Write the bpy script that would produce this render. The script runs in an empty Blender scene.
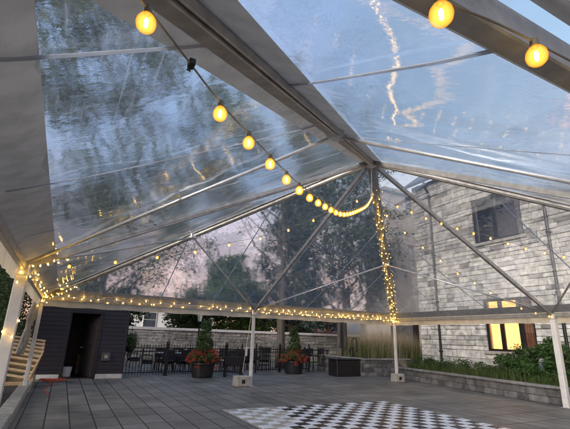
import bpy, math, random
from mathutils import Vector, Matrix, Euler
import numpy as np
R = math.radians
SC = bpy.context.scene
COL = SC.collection

# ------------------------------------------------------------------ camera
F, YAW, PITCH, ROLL = 400.96, 0.48048, 0.29919, 0.031766
CAMP = Vector((-5.8495, -13.3565, 1.5695))
fw = Vector((math.sin(YAW)*math.cos(PITCH), math.cos(YAW)*math.cos(PITCH), math.sin(PITCH)))
r0 = Vector((math.cos(YAW), -math.sin(YAW), 0)); u0 = r0.cross(fw)
rr = r0*math.cos(ROLL)+u0*math.sin(ROLL); uu = -r0*math.sin(ROLL)+u0*math.cos(ROLL)
cam = bpy.data.objects.new('camera', bpy.data.cameras.new('camera')); COL.objects.link(cam)
M = Matrix((rr, uu, -fw)).transposed().to_4x4(); M.translation = CAMP
cam.matrix_world = M
cam.data.sensor_width = 36; cam.data.lens = 36*F/570; cam.data.clip_start = .05; cam.data.clip_end = 2000
SC.camera = cam

# ------------------------------------------------------------------ sky, sun, exposure
SUN_EL, SUN_AZ = 6, 243          # low dusk sun behind the camera to the left, facing the stone house
W = bpy.data.worlds.new('World'); SC.world = W; W.use_nodes = True
nt = W.node_tree; N = nt.nodes; L = nt.links
bg = N['Background']; bg.inputs['Strength'].default_value = .15
sky = N.new('ShaderNodeTexSky'); sky.sky_type = 'NISHITA'; sky.sun_disc = False
sky.sun_elevation = R(SUN_EL); sky.sun_rotation = R(SUN_AZ); sky.air_density = 1.2; sky.dust_density = 1.5
tc = N.new('ShaderNodeTexCoord'); mp = N.new('ShaderNodeMapping'); mp.inputs['Scale'].default_value = (1, 1, 2.2)
L.new(tc.outputs['Generated'], mp.inputs[0])
nz = N.new('ShaderNodeTexNoise'); nz.inputs['Scale'].default_value = 2.3; nz.inputs['Detail'].default_value = 7; nz.inputs['Roughness'].default_value = .55
L.new(mp.outputs[0], nz.inputs['Vector'])
cr = N.new('ShaderNodeValToRGB'); cr.color_ramp.elements[0].position = .36; cr.color_ramp.elements[1].position = .66
cr.color_ramp.elements[0].color = (.3, .3, .3, 1); cr.color_ramp.elements[1].color = (.9, .9, .9, 1)
L.new(nz.outputs[0], cr.inputs[0])
mx = N.new('ShaderNodeMix'); mx.data_type = 'RGBA'
L.new(cr.outputs[0], mx.inputs['Factor']); L.new(sky.outputs[0], mx.inputs['A']); mx.inputs['B'].default_value = (1.3, 1.85, 3.1, 1)
sp = N.new('ShaderNodeSeparateXYZ'); L.new(tc.outputs['Generated'], sp.inputs[0])
mrz = N.new('ShaderNodeMapRange'); mrz.inputs['From Min'].default_value = .05; mrz.inputs['From Max'].default_value = .5; mrz.inputs['To Min'].default_value = .85; mrz.inputs['To Max'].default_value = 0
L.new(sp.outputs['Z'], mrz.inputs['Value'])
mh = N.new('ShaderNodeMix'); mh.data_type = 'RGBA'; L.new(mrz.outputs[0], mh.inputs['Factor']); L.new(mx.outputs['Result'], mh.inputs['A']); mh.inputs['B'].default_value = (3.5, 1.95, 1.4, 1)
L.new(mh.outputs['Result'], bg.inputs['Color'])
sun = bpy.data.objects.new('sun', bpy.data.lights.new('sun', 'SUN')); COL.objects.link(sun)
sun.data.energy = 2.0; sun.data.angle = R(32); sun.data.color = (1, .9, .8)
a, e = R(SUN_AZ), R(max(SUN_EL, 22))
sd = Vector((math.sin(a)*math.cos(e), math.cos(a)*math.cos(e), math.sin(e)))
sun.rotation_euler = (-sd).to_track_quat('-Z', 'Y').to_euler()
SC.view_settings.view_transform = 'Standard'; SC.view_settings.look = 'None'
SC.view_settings.exposure = 1.4; SC.view_settings.gamma = 1; SC.view_settings.use_curve_mapping = False
SC.render.engine = 'CYCLES'
SC.cycles.transparent_max_bounces = 32; SC.cycles.max_bounces = 10; SC.cycles.sample_clamp_indirect = 4

# ------------------------------------------------------------------ helpers
class MB:
    def __init__(s): s.v = []; s.f = []; s.mi = []
    def add(s, vs, fs, m=0):
        o = len(s.v); s.v += [tuple(v) for v in vs]; s.f += [tuple(i+o for i in f) for f in fs]; s.mi += [m]*len(fs); return s
    def box(s, x0, x1, y0, y1, z0, z1, m=0, bev=0.0, M=None):
        if bev > 0:
            b = min(bev, abs(x1-x0)*.45, abs(y1-y0)*.45, abs(z1-z0)*.45)
            vs = []; 
            for sx in (0, 1):
                for sy in (0, 1):
                    for sz in (0, 1):
                        X = (x0, x1)[sx]; Y = (y0, y1)[sy]; Z = (z0, z1)[sz]
                        dx = b*(1-2*sx); dy = b*(1-2*sy); dz = b*(1-2*sz)
                        vs += [(X, Y+dy, Z+dz), (X+dx, Y, Z+dz), (X+dx, Y+dy, Z)]
            I = lambda sx, sy, sz, k: (sx*4+sy*2+sz)*3+k
            fs = []
            for k, ax in ((0, 0), (1, 1), (2, 2)):
                for sgn in (0, 1):
                    if k == 0: q = [I(sgn, 0, 0, 0), I(sgn, 1, 0, 0), I(sgn, 1, 1, 0), I(sgn, 0, 1, 0)]
                    elif k == 1: q = [I(0, sgn, 0, 1), I(0, sgn, 1, 1), I(1, sgn, 1, 1), I(1, sgn, 0, 1)]
                    else: q = [I(0, 0, sgn, 2), I(1, 0, sgn, 2), I(1, 1, sgn, 2), I(0, 1, sgn, 2)]
                    fs.append(q if sgn else q[::-1])
            for p in (0, 1):
                for q in (0, 1):
                    fs.append([I(p, q, 0, 0), I(p, q, 1, 0), I(p, q, 1, 1), I(p, q, 0, 1)])
                    fs.append([I(p, 0, q, 0), I(p, 1, q, 0), I(p, 1, q, 2), I(p, 0, q, 2)])
                    fs.append([I(0, p, q, 1), I(1, p, q, 1), I(1, p, q, 2), I(0, p, q, 2)])
            for sx in (0, 1):
                for sy in (0, 1):
                    for sz in (0, 1): fs.append([I(sx, sy, sz, 0), I(sx, sy, sz, 1), I(sx, sy, sz, 2)])
        else:
            vs = [(x, y, z) for x in (x0, x1) for y in (y0, y1) for z in (z0, z1)]
            fs = [(0, 1, 3, 2), (4, 6, 7, 5), (0, 4, 5, 1), (2, 3, 7, 6), (0, 2, 6, 4), (1, 5, 7, 3)]
        if M is not None: vs = [M @ Vector(v) for v in vs]
        return s.add(vs, fs, m)
    def beam(s, a, b, w, h, m=0, bev=.006, up=Vector((0, 0, 1))):
        a = Vector(a); b = Vector(b); d = b-a; ln = d.length; d.normalize()
        x = d.cross(up); 
        if x.length < 1e-4: x = Vector((1, 0, 0))
        x.normalize(); z = x.cross(d)
        Mx = Matrix((x, d, z)).transposed().to_4x4(); Mx.translation = a
        return s.box(-w/2, w/2, 0, ln, -h/2, h/2, m, bev, Mx)
    def tube(s, pts, r, n=8, m=0, cap=True):
        pts = [Vector(p) for p in pts]; rs = r if isinstance(r, (list, tuple)) else [r]*len(pts)
        vs = []; fs = []; prev = None
        for i, p in enumerate(pts):
            d = (pts[min(i+1, len(pts)-1)]-pts[max(i-1, 0)]).normalized()
            if prev is None:
                x = d.orthogonal().normalized()
            else:
                x = (prev-d*prev.dot(d))
                x = x.normalized() if x.length > 1e-5 else d.orthogonal().normalized()
            prev = x; y = d.cross(x)
            for k in range(n):
                t = 2*math.pi*k/n; vs.append(p+(x*math.cos(t)+y*math.sin(t))*rs[i])
        for i in range(len(pts)-1):
            for k in range(n): fs.append((i*n+k, i*n+(k+1) % n, (i+1)*n+(k+1) % n, (i+1)*n+k))
        if cap:
            fs.append(tuple(range(n))[::-1]); fs.append(tuple((len(pts)-1)*n+k for k in range(n)))
        return s.add(vs, fs, m)
    def lathe(s, prof, n=16, c=(0, 0, 0), m=0, sq=None):
        vs = []; fs = []; c = Vector(c)
        for (r, z) in prof:
            for k in range(n):
                t = 2*math.pi*(k+.5)/n; vs.append(c+Vector((r*math.cos(t), r*math.sin(t), z)))
        for i in range(len(prof)-1):
            for k in range(n): fs.append((i*n+k, i*n+(k+1) % n, (i+1)*n+(k+1) % n, (i+1)*n+k))
        fs.append(tuple(range(n))[::-1]); fs.append(tuple((len(prof)-1)*n+k for k in range(n)))
        return s.add(vs, fs, m)
    def build(s, name, mats, parent=None, smooth=False, loc=None, world=False):
        me = bpy.data.meshes.new(name); me.from_pydata(s.v, [], s.f)
        if not isinstance(mats, (list, tuple)): mats = [mats]
        for mt in mats: me.materials.append(mt)
        if len(mats) > 1: me.polygons.foreach_set('material_index', s.mi)
        if smooth: me.polygons.foreach_set('use_smooth', [True]*len(s.f))
        me.update()
        o = bpy.data.objects.new(name, me); COL.objects.link(o)
        if loc is not None: o.location = loc
        if parent is not None: o.parent = parent
        return o
def tag(o, label, cat, group=None, kind=None):
    if label: o['label'] = label
    if cat: o['category'] = cat
    if group: o['group'] = group
    if kind: o['kind'] = kind
    return o
def structure(o): o['kind'] = 'structure'; return o
def thing(name, label, cat, loc=(0, 0, 0), rz=0, group=None):
    o = bpy.data.objects.new(name, None); COL.objects.link(o); o.empty_display_size = .2
    o.location = loc; o.rotation_euler = (0, 0, rz); return tag(o, label, cat, group)
KIDS = {}
def copy_thing(o, loc, rz, label, group=None, parent=None):
    c = o.copy(); COL.objects.link(c)
    if parent is not None: c.parent = parent
    else:
        c.location = loc; c.rotation_euler = (0, 0, rz); c['label'] = label
        if group: c['group'] = group
    for ch in [x for x in bpy.data.objects if x.parent == o]: copy_thing(ch, None, 0, None, None, c)
    return c

# ------------------------------------------------------------------ materials
def nodes(m): return m.node_tree.nodes, m.node_tree.links
def mat(name, col, rough=.6, metal=0, noise=0, nscale=6, bump=0, bscale=40, spec=.5, col2=None, island=0, coord='Object', stretch=None, emis=None, es=0, sub=0):
    m = bpy.data.materials.new(name); m.use_nodes = True; N, L = nodes(m); P = N['Principled BSDF']
    P.inputs['Base Color'].default_value = (*col, 1); P.inputs['Roughness'].default_value = rough; P.inputs['Metallic'].default_value = metal
    P.inputs['Specular IOR Level'].default_value = spec
    tcn = N.new('ShaderNodeTexCoord'); mpn = N.new('ShaderNodeMapping'); L.new(tcn.outputs[coord], mpn.inputs[0])
    if stretch: mpn.inputs['Scale'].default_value = stretch
    src = None
    if noise or col2:
        nn = N.new('ShaderNodeTexNoise'); nn.inputs['Scale'].default_value = nscale; nn.inputs['Detail'].default_value = 6; nn.inputs['Roughness'].default_value = .6
        L.new(mpn.outputs[0], nn.inputs['Vector'])
        rp = N.new('ShaderNodeValToRGB'); rp.color_ramp.elements[0].position = .3; rp.color_ramp.elements[1].position = .7
        c2 = col2 or tuple(min(1, c*(1+noise)) for c in col); c1 = col if col2 else tuple(c*(1-noise) for c in col)
        rp.color_ramp.elements[0].color = (*c1, 1); rp.color_ramp.elements[1].color = (*c2, 1)
        L.new(nn.outputs[0], rp.inputs[0]); src = rp.outputs[0]
    if island:
        g = N.new('ShaderNodeNewGeometry'); hs = N.new('ShaderNodeHueSaturation')
        mr = N.new('ShaderNodeMapRange'); mr.inputs['To Min'].default_value = 1-island; mr.inputs['To Max'].default_value = 1+island
        L.new(g.outputs['Random Per Island'], mr.inputs['Value']); L.new(mr.outputs[0], hs.inputs['Value'])
        if src: L.new(src, hs.inputs['Color'])
        else: hs.inputs['Color'].default_value = (*col, 1)
        src = hs.outputs[0]
    if src: L.new(src, P.inputs['Base Color'])
    if bump:
        nb = N.new('ShaderNodeTexNoise'); nb.inputs['Scale'].default_value = bscale; nb.inputs['Detail'].default_value = 5
        L.new(mpn.outputs[0], nb.inputs['Vector']); b = N.new('ShaderNodeBump'); b.inputs['Strength'].default_value = bump; b.inputs['Distance'].default_value = .02
        L.new(nb.outputs[0], b.inputs['Height']); L.new(b.outputs[0], P.inputs['Normal'])
    if emis: P.inputs['Emission Color'].default_value = (*emis, 1); P.inputs['Emission Strength'].default_value = es
    if sub: P.inputs['Subsurface Weight'].default_value = sub
    return m
def leafmat(name, c1, c2, trans=.35, isl=.4):
    m = bpy.data.materials.new(name); m.use_nodes = True; N, L = nodes(m); N.remove(N['Principled BSDF'])
    out = N['Material Output']; g = N.new('ShaderNodeNewGeometry'); rp = N.new('ShaderNodeValToRGB')
    rp.color_ramp.elements[0].color = (*c1, 1); rp.color_ramp.elements[1].color = (*c2, 1); L.new(g.outputs['Random Per Island'], rp.inputs[0])
    d = N.new('ShaderNodeBsdfPrincipled'); d.inputs['Roughness'].default_value = .55; d.inputs['Specular IOR Level'].default_value = .25
    t = N.new('ShaderNodeBsdfTranslucent'); ms = N.new('ShaderNodeMixShader'); ms.inputs[0].default_value = trans
    L.new(rp.outputs[0], d.inputs['Base Color']); L.new(rp.outputs[0], t.inputs[0]); L.new(d.outputs[0], ms.inputs[1]); L.new(t.outputs[0], ms.inputs[2]); L.new(ms.outputs[0], out.inputs[0])
    return m
def vinyl(name, tint=(.93, .95, .96), haze=.07, refr=.5, hazecol=(.5, .6, .75), s=(1, 1, 1), bumpd=.012, gl=1.0, rr_=.03, scr=(8, 8, 8), sk=.12):
    m = bpy.data.materials.new(name); m.use_nodes = True; N, L = nodes(m); N.remove(N['Principled BSDF']); out = N['Material Output']
    tcn = N.new('ShaderNodeTexCoord'); mpn = N.new('ShaderNodeMapping'); mpn.inputs['Scale'].default_value = s; L.new(tcn.outputs['Object'], mpn.inputs[0])
    n1 = N.new('ShaderNodeTexNoise'); n1.inputs['Scale'].default_value = 1.6; n1.inputs['Detail'].default_value = 3; n1.inputs['Distortion'].default_value = .6
    n2 = N.new('ShaderNodeTexNoise'); n2.inputs['Scale'].default_value = 9; n2.inputs['Detail'].default_value = 5; n2.inputs['Roughness'].default_value = .6
    for n in (n1, n2): L.new(mpn.outputs[0], n.inputs['Vector'])
    b1 = N.new('ShaderNodeBump'); b1.inputs['Distance'].default_value = bumpd*4; b1.inputs['Strength'].default_value = .6; L.new(n1.outputs[0], b1.inputs['Height'])
    b2 = N.new('ShaderNodeBump'); b2.inputs['Distance'].default_value = bumpd; b2.inputs['Strength'].default_value = .7; L.new(n2.outputs[0], b2.inputs['Height']); L.new(b1.outputs[0], b2.inputs['Normal'])
    tr = N.new('ShaderNodeBsdfTransparent'); tr.inputs[0].default_value = (*tint, 1)
    rf = N.new('ShaderNodeBsdfRefraction'); rf.inputs['Color'].default_value = (*tint, 1); rf.inputs['IOR'].default_value = 1.06; rf.inputs['Roughness'].default_value = rr_; L.new(b2.outputs[0], rf.inputs['Normal'])
    # scratches and wrinkles scatter light
    sc = N.new('ShaderNodeTexNoise'); sc.inputs['Scale'].default_value = 5; sc.inputs['Detail'].default_value = 8; sc.inputs['Roughness'].default_value = .72
    mps = N.new('ShaderNodeMapping'); mps.inputs['Scale'].default_value = (s[0]*2.0, s[1]*2.0, s[2]*2.0); L.new(tcn.outputs['Object'], mps.inputs[0]); L.new(mps.outputs[0], sc.inputs['Vector'])
    hr = N.new('ShaderNodeMapRange'); hr.inputs['From Min'].default_value = .45; hr.inputs['From Max'].default_value = .75; hr.inputs['To Min'].default_value = haze; hr.inputs['To Max'].default_value = haze*3.2
    L.new(sc.outputs[0], hr.inputs['Value'])
    ms2 = N.new('ShaderNodeMapping'); ms2.inputs['Scale'].default_value = scr; L.new(tcn.outputs['Object'], ms2.inputs[0])
    s2 = N.new('ShaderNodeTexNoise'); s2.inputs['Scale'].default_value = 1; s2.inputs['Detail'].default_value = 5; s2.inputs['Roughness'].default_value = .6; s2.inputs['Distortion'].default_value = .5; L.new(ms2.outputs[0], s2.inputs['Vector'])
    h2 = N.new('ShaderNodeMapRange'); h2.inputs['From Min'].default_value = .56; h2.inputs['From Max'].default_value = .72; h2.inputs['To Min'].default_value = 0; h2.inputs['To Max'].default_value = sk; L.new(s2.outputs[0], h2.inputs['Value'])
    ha = N.new('ShaderNodeMath'); ha.operation = 'ADD'; L.new(hr.outputs[0], ha.inputs[0]); L.new(h2.outputs[0], ha.inputs[1])
    m1 = N.new('ShaderNodeMixShader'); m1.inputs[0].default_value = refr; L.new(tr.outputs[0], m1.inputs[1]); L.new(rf.outputs[0], m1.inputs[2])
    df = N.new('ShaderNodeBsdfTranslucent'); df.inputs[0].default_value = (*hazecol, 1)
    df2 = N.new('ShaderNodeBsdfDiffuse'); df2.inputs[0].default_value = (*hazecol, 1)
    md = N.new('ShaderNodeMixShader'); md.inputs[0].default_value = .3; L.new(df.outputs[0], md.inputs[1]); L.new(df2.outputs[0], md.inputs[2])
    m2 = N.new('ShaderNodeMixShader'); L.new(ha.outputs[0], m2.inputs[0]); L.new(m1.outputs[0], m2.inputs[1]); L.new(md.outputs[0], m2.inputs[2])
    gs = N.new('ShaderNodeBsdfGlossy'); gs.inputs['Roughness'].default_value = .06
    bg_ = N.new('ShaderNodeBump'); bg_.inputs['Distance'].default_value = bumpd*.22; bg_.inputs['Strength'].default_value = .7; L.new(n2.outputs[0], bg_.inputs['Height'])
    b0_ = N.new('ShaderNodeBump'); b0_.inputs['Distance'].default_value = bumpd*.8; b0_.inputs['Strength'].default_value = .6; L.new(n1.outputs[0], b0_.inputs['Height']); L.new(b0_.outputs[0], bg_.inputs['Normal']); L.new(bg_.outputs[0], gs.inputs['Normal'])
    fr0 = N.new('ShaderNodeLayerWeight'); L.new(bg_.outputs[0], fr0.inputs['Normal']); fr1 = N.new('ShaderNodeMath'); fr1.operation = 'POWER'; fr1.inputs[1].default_value = 3; L.new(fr0.outputs['Facing'], fr1.inputs[0]); fr = N.new('ShaderNodeMapRange'); fr.inputs['To Min'].default_value = .07; fr.inputs['To Max'].default_value = .6; L.new(fr1.outputs[0], fr.inputs['Value'])
    mu = N.new('ShaderNodeMath'); mu.operation = 'MULTIPLY'; mu.inputs[1].default_value = gl; mu.use_clamp = True; L.new(fr.outputs[0], mu.inputs[0])
    m3 = N.new('ShaderNodeMixShader'); L.new(mu.outputs[0], m3.inputs[0]); L.new(m2.outputs[0], m3.inputs[1]); L.new(gs.outputs[0], m3.inputs[2])
    L.new(m3.outputs[0], out.inputs[0]); return m
def fabric(name, col, trans=.45, sc=(1, 1, 1), bump=.4):
    m = bpy.data.materials.new(name); m.use_nodes = True; N, L = nodes(m); P = N['Principled BSDF']; out = N['Material Output']
    tcn = N.new('ShaderNodeTexCoord'); mpn = N.new('ShaderNodeMapping'); mpn.inputs['Scale'].default_value = sc; L.new(tcn.outputs['Object'], mpn.inputs[0])
    n = N.new('ShaderNodeTexNoise'); n.inputs['Scale'].default_value = 3; n.inputs['Detail'].default_value = 6; L.new(mpn.outputs[0], n.inputs['Vector'])
    rp = N.new('ShaderNodeValToRGB'); rp.color_ramp.elements[0].color = (*[c*.75 for c in col], 1); rp.color_ramp.elements[1].color = (*col, 1)
    rp.color_ramp.elements[0].position = .3; rp.color_ramp.elements[1].position = .6; L.new(n.outputs[0], rp.inputs[0])
    P.inputs['Roughness'].default_value = .5; L.new(rp.outputs[0], P.inputs['Base Color'])
    b = N.new('ShaderNodeBump'); b.inputs['Strength'].default_value = bump; b.inputs['Distance'].default_value = .03; L.new(n.outputs[0], b.inputs['Height']); L.new(b.outputs[0], P.inputs['Normal'])
    t = N.new('ShaderNodeBsdfTranslucent'); L.new(rp.outputs[0], t.inputs[0]); ms = N.new('ShaderNodeMixShader'); ms.inputs[0].default_value = trans
    L.new(P.outputs[0], ms.inputs[1]); L.new(t.outputs[0], ms.inputs[2]); L.new(ms.outputs[0], out.inputs[0]); return m

M_ALU = mat('aluminium', (.36, .35, .33), .42, .4, noise=.25, nscale=9, bump=.1)
M_ALUW = mat('white_leg', (.62, .61, .58), .5, 0, noise=.12, nscale=5, bump=.1)
M_STEEL = mat('steel', (.6, .6, .6), .35, .6, noise=.15)
M_BAND = fabric('tent_fabric', (.44, .44, .44), .16, (2, 2, 2), .7)
M_VAL = fabric('valance_fabric', (.86, .79, .64), .55, (1, 1, .3))
M_SEAM = fabric('seam_fabric', (.7, .73, .78), .6)
M_CLEAR_F = vinyl('clear_vinyl_far', haze=.11, refr=.65, s=(.7, .7, .7), bumpd=.008, gl=.7, rr_=.035)
M_CLEAR_L = vinyl('clear_vinyl_side', haze=.06, refr=.92, s=(.4, .7, .6), bumpd=.02, gl=1.2, rr_=.17, scr=(26, .9, 26), sk=.3)
M_CLEAR_N = vinyl('clear_vinyl_near', haze=.06, refr=.9, s=(.7, .4, .5), bumpd=.016, gl=1.0, rr_=.12, scr=(.9, 26, 26), sk=.3)
M_CLEAR_R = vinyl('clear_vinyl_right', haze=.07, refr=.25, s=(.7, .9, .7), bumpd=.006, gl=.8)
M_BLACK = mat('black_metal', (.012, .012, .014), .45, .3, noise=.3)
M_DARK = mat('dark_wicker', (.018, .017, .02), .6, noise=.3, bump=.3)
M_CONC = mat('concrete', (.33, .315, .28), .85, noise=.25, nscale=7, bump=.5, bscale=30)
M_BULB = bpy.data.materials.new('bulb_glow'); M_BULB.use_nodes = True
_N, _L = nodes(M_BULB); _N.remove(_N['Principled BSDF']); _e = _N.new('ShaderNodeEmission'); _e.inputs[0].default_value = (1, .52, .03, 1); _e.inputs[1].default_value = .7
_lw = _N.new('ShaderNodeLayerWeight'); _lw.inputs[0].default_value = .5; _cr = _N.new('ShaderNodeValToRGB'); _cr.color_ramp.elements[0].color = (1.3, .78, .10, 1); _cr.color_ramp.elements[1].color = (.62, .20, .008, 1); _cr.color_ramp.elements[1].position = .85; _L.new(_lw.outputs['Facing'], _cr.inputs[0]); _L.new(_cr.outputs[0], _e.inputs[0])
_t = _N.new('ShaderNodeBsdfTransparent'); _m = _N.new('ShaderNodeMixShader'); _m.inputs[0].default_value = .55; _L.new(_t.outputs[0], _m.inputs[1]); _L.new(_e.outputs[0], _m.inputs[2]); _L.new(_m.outputs[0], _N['Material Output'].inputs[0])
M_FILA = mat('filament_glow', (1, .7, .3), .3, emis=(1, .62, .16), es=24)
M_FAIRY = mat('fairy_glow', (1, .75, .3), .3, emis=(1, .55, .08), es=22)
M_WIRE = mat('wire', (.06, .07, .05), .5)
M_WIREB = mat('tan_wire', (.22, .2, .15), .5)
M_WIREW = mat('pale_wire', (.55, .52, .45), .5)
M_SOCK = mat('socket', (.2, .17, .1), .5)
M_BARK = mat('bark', (.10, .085, .068), .9, noise=.4, nscale=4, bump=1, bscale=8, stretch=(2, 2, .4))

# ------------------------------------------------------------------ ground
def sheet(name, x0, x1, y0, y1, z, m):
    b = MB(); b.add([(x0, y0, z), (x1, y0, z), (x1, y1, z), (x0, y1, z)], [(0, 1, 2, 3)]); return structure(b.build(name, m))
M_SOIL = mat('soil', (.035, .032, .024), .95, noise=.5, nscale=3, bump=1, bscale=12)
sheet('ground', -300, 300, -200, 400, -.02, mat('lawn', (.035, .055, .02), .95, noise=.4, nscale=.8, bump=.6, bscale=20))
def paver_mat():
    m = bpy.data.materials.new('pavers'); m.use_nodes = True; N, L = nodes(m); P = N['Principled BSDF']
    tcn = N.new('ShaderNodeTexCoord'); mpn = N.new('ShaderNodeMapping'); L.new(tcn.outputs['Object'], mpn.inputs[0]); mpn.inputs['Location'].default_value = (.20, .12, 0)
    bk = N.new('ShaderNodeTexBrick'); bk.offset = 0; bk.squash = 1
    bk.inputs['Scale'].default_value = 1; bk.inputs['Brick Width'].default_value = .405; bk.inputs['Row Height'].default_value = .81; bk.inputs['Mortar Size'].default_value = .013; bk.inputs['Mortar Smooth'].default_value = .25
    bk.inputs['Color1'].default_value = (.145, .14, .132, 1); bk.inputs['Color2'].default_value = (.20, .195, .185, 1); bk.inputs['Mortar'].default_value = (.014, .014, .016, 1)
    L.new(mpn.outputs[0], bk.inputs['Vector'])
    n = N.new('ShaderNodeTexNoise'); n.inputs['Scale'].default_value = .9; n.inputs['Detail'].default_value = 9; n.inputs['Roughness'].default_value = .65; L.new(mpn.outputs[0], n.inputs['Vector'])
    rp = N.new('ShaderNodeValToRGB'); rp.color_ramp.elements[0].position = .3; rp.color_ramp.elements[1].position = .72; rp.color_ramp.elements[0].color = (.45, .45, .47, 1); rp.color_ramp.elements[1].color = (1.55, 1.5, 1.4, 1); L.new(n.outputs[0], rp.inputs[0])
    mx = N.new('ShaderNodeMix'); mx.data_type = 'RGBA'; mx.blend_type = 'MULTIPLY'; mx.inputs['Factor'].default_value = 1; L.new(bk.outputs['Color'], mx.inputs['A']); L.new(rp.outputs[0], mx.inputs['B']); L.new(mx.outputs['Result'], P.inputs['Base Color'])
    n2 = N.new('ShaderNodeTexNoise'); n2.inputs['Scale'].default_value = 60; n2.inputs['Detail'].default_value = 4; L.new(mpn.outputs[0], n2.inputs['Vector'])
    b1 = N.new('ShaderNodeBump'); b1.inputs['Strength'].default_value = .6; b1.inputs['Distance'].default_value = .01; b1.invert = True; L.new(bk.outputs['Fac'], b1.inputs['Height'])
    b2 = N.new('ShaderNodeBump'); b2.inputs['Strength'].default_value = .35; b2.inputs['Distance'].default_value = .01; L.new(n2.outputs[0], b2.inputs['Height']); L.new(b1.outputs[0], b2.inputs['Normal']); L.new(b2.outputs[0], P.inputs['Normal'])
    rr_ = N.new('ShaderNodeMapRange'); rr_.inputs['To Min'].default_value = .38; rr_.inputs['To Max'].default_value = .7; L.new(n.outputs[0], rr_.inputs['Value']); L.new(rr_.outputs[0], P.inputs['Roughness'])
    return m
sheet('patio', -6.6, 9.6, -30, 12.9, 0, paver_mat())
b = MB(); b.box(-9.5, -6.55, -30, 3.15, -.3, .06); structure(b.build('garden_bed', M_SOIL))

# kerb blocks along the bed
kerbs = [(-13, -9.9), (-9.8, -6.9), (-6.82, -4.3), (-4.22, -2.4), (-2.34, .1), (.16, 2.4)]
tones = ['long pale concrete kerb block nearest the camera beside the garden bed', 'concrete kerb block at the foot of the thick white tent leg', 'pale concrete kerb block cut by the left edge of the photo', 'concrete kerb block ahead of the one cut by the photo edge', 'concrete kerb block ending just short of the corner tent post', 'concrete kerb block beside the wooden frames and orange cord']
for (y0, y1), lb in zip(kerbs, tones):
    b = MB(); b.box(-6.64, -6.37+.02*math.sin(y0*3), y0, y1, -.05, .15+.03*math.sin(y0*7), bev=.02)
    tag(b.build('kerb_block', M_CONC), lb, 'kerb block', 'concrete kerb blocks edging the left bed')

# dance floor
fl = thing('dance_floor', 'black and white chequered portable dance floor laid on the grey pavers', 'dance floor', (2.12, -4.17, 0))
TS = .2515; random.seed(3)
def tilemat(n, c, r):
    m = mat(n, c, r, noise=.14, nscale=3, bump=.06, bscale=14); N, L = nodes(m); q = N.new('ShaderNodeTexNoise'); q.inputs['Scale'].default_value = 4; q.inputs['Detail'].default_value = 8; q.inputs['Roughness'].default_value = .75
    v_ = N.new('ShaderNodeTexCoord'); L.new(v_.outputs['Object'], q.inputs['Vector']); k = N.new('ShaderNodeMapRange'); k.inputs['From Min'].default_value = .35; k.inputs['From Max'].default_value = .7; k.inputs['To Min'].default_value = r*.7; k.inputs['To Max'].default_value = r+.35; L.new(q.outputs[0], k.inputs['Value']); L.new(k.outputs[0], N['Principled BSDF'].inputs['Roughness']); return m
mw, mb_, mt_ = tilemat('tile_white', (.84, .85, .86), .22), tilemat('tile_black', (.010, .013, .021), .22), mat('tile_tan', (.42, .39, .33), .35, noise=.25, nscale=5)
tiles = {0: MB(), 1: MB(), 2: MB()}
for i in range(18):
    for j in range(26):
        x1, y1 = -i*TS, -j*TS
        k = 0 if (i+j) % 2 == 0 else 1
        if k == 1 and i >= (14 if j < 7 else 16): k = 2
        if k == 1 and i == 13 and j < 4: k = 2
        ga = .006 if (i+1) % 4 == 0 else .002; gb = .006 if (j+1) % 4 == 0 else .002
        tiles[k].box(x1-TS+ga, x1-.002, y1-TS+gb, y1-.002, .004, .022+random.uniform(0, .0015), bev=.002)
tiles[0].build('white_tiles', mw, fl); tiles[1].build('black_tiles', mb_, fl); tiles[2].build('tan_tiles', mt_, fl)
b = MB()
b.box(.0, .05, -26*TS, .0, .004, .018, bev=.004); b.box(-18*TS-.05, .05, .002, .05, .004, .018, bev=.004); b.box(-18*TS-.05, -18*TS-.002, -26*TS, .0, .004, .018, bev=.004)
b.build('edge_trim', mat('trim_metal', (.5, .5, .52), .35, .6), fl)

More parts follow.
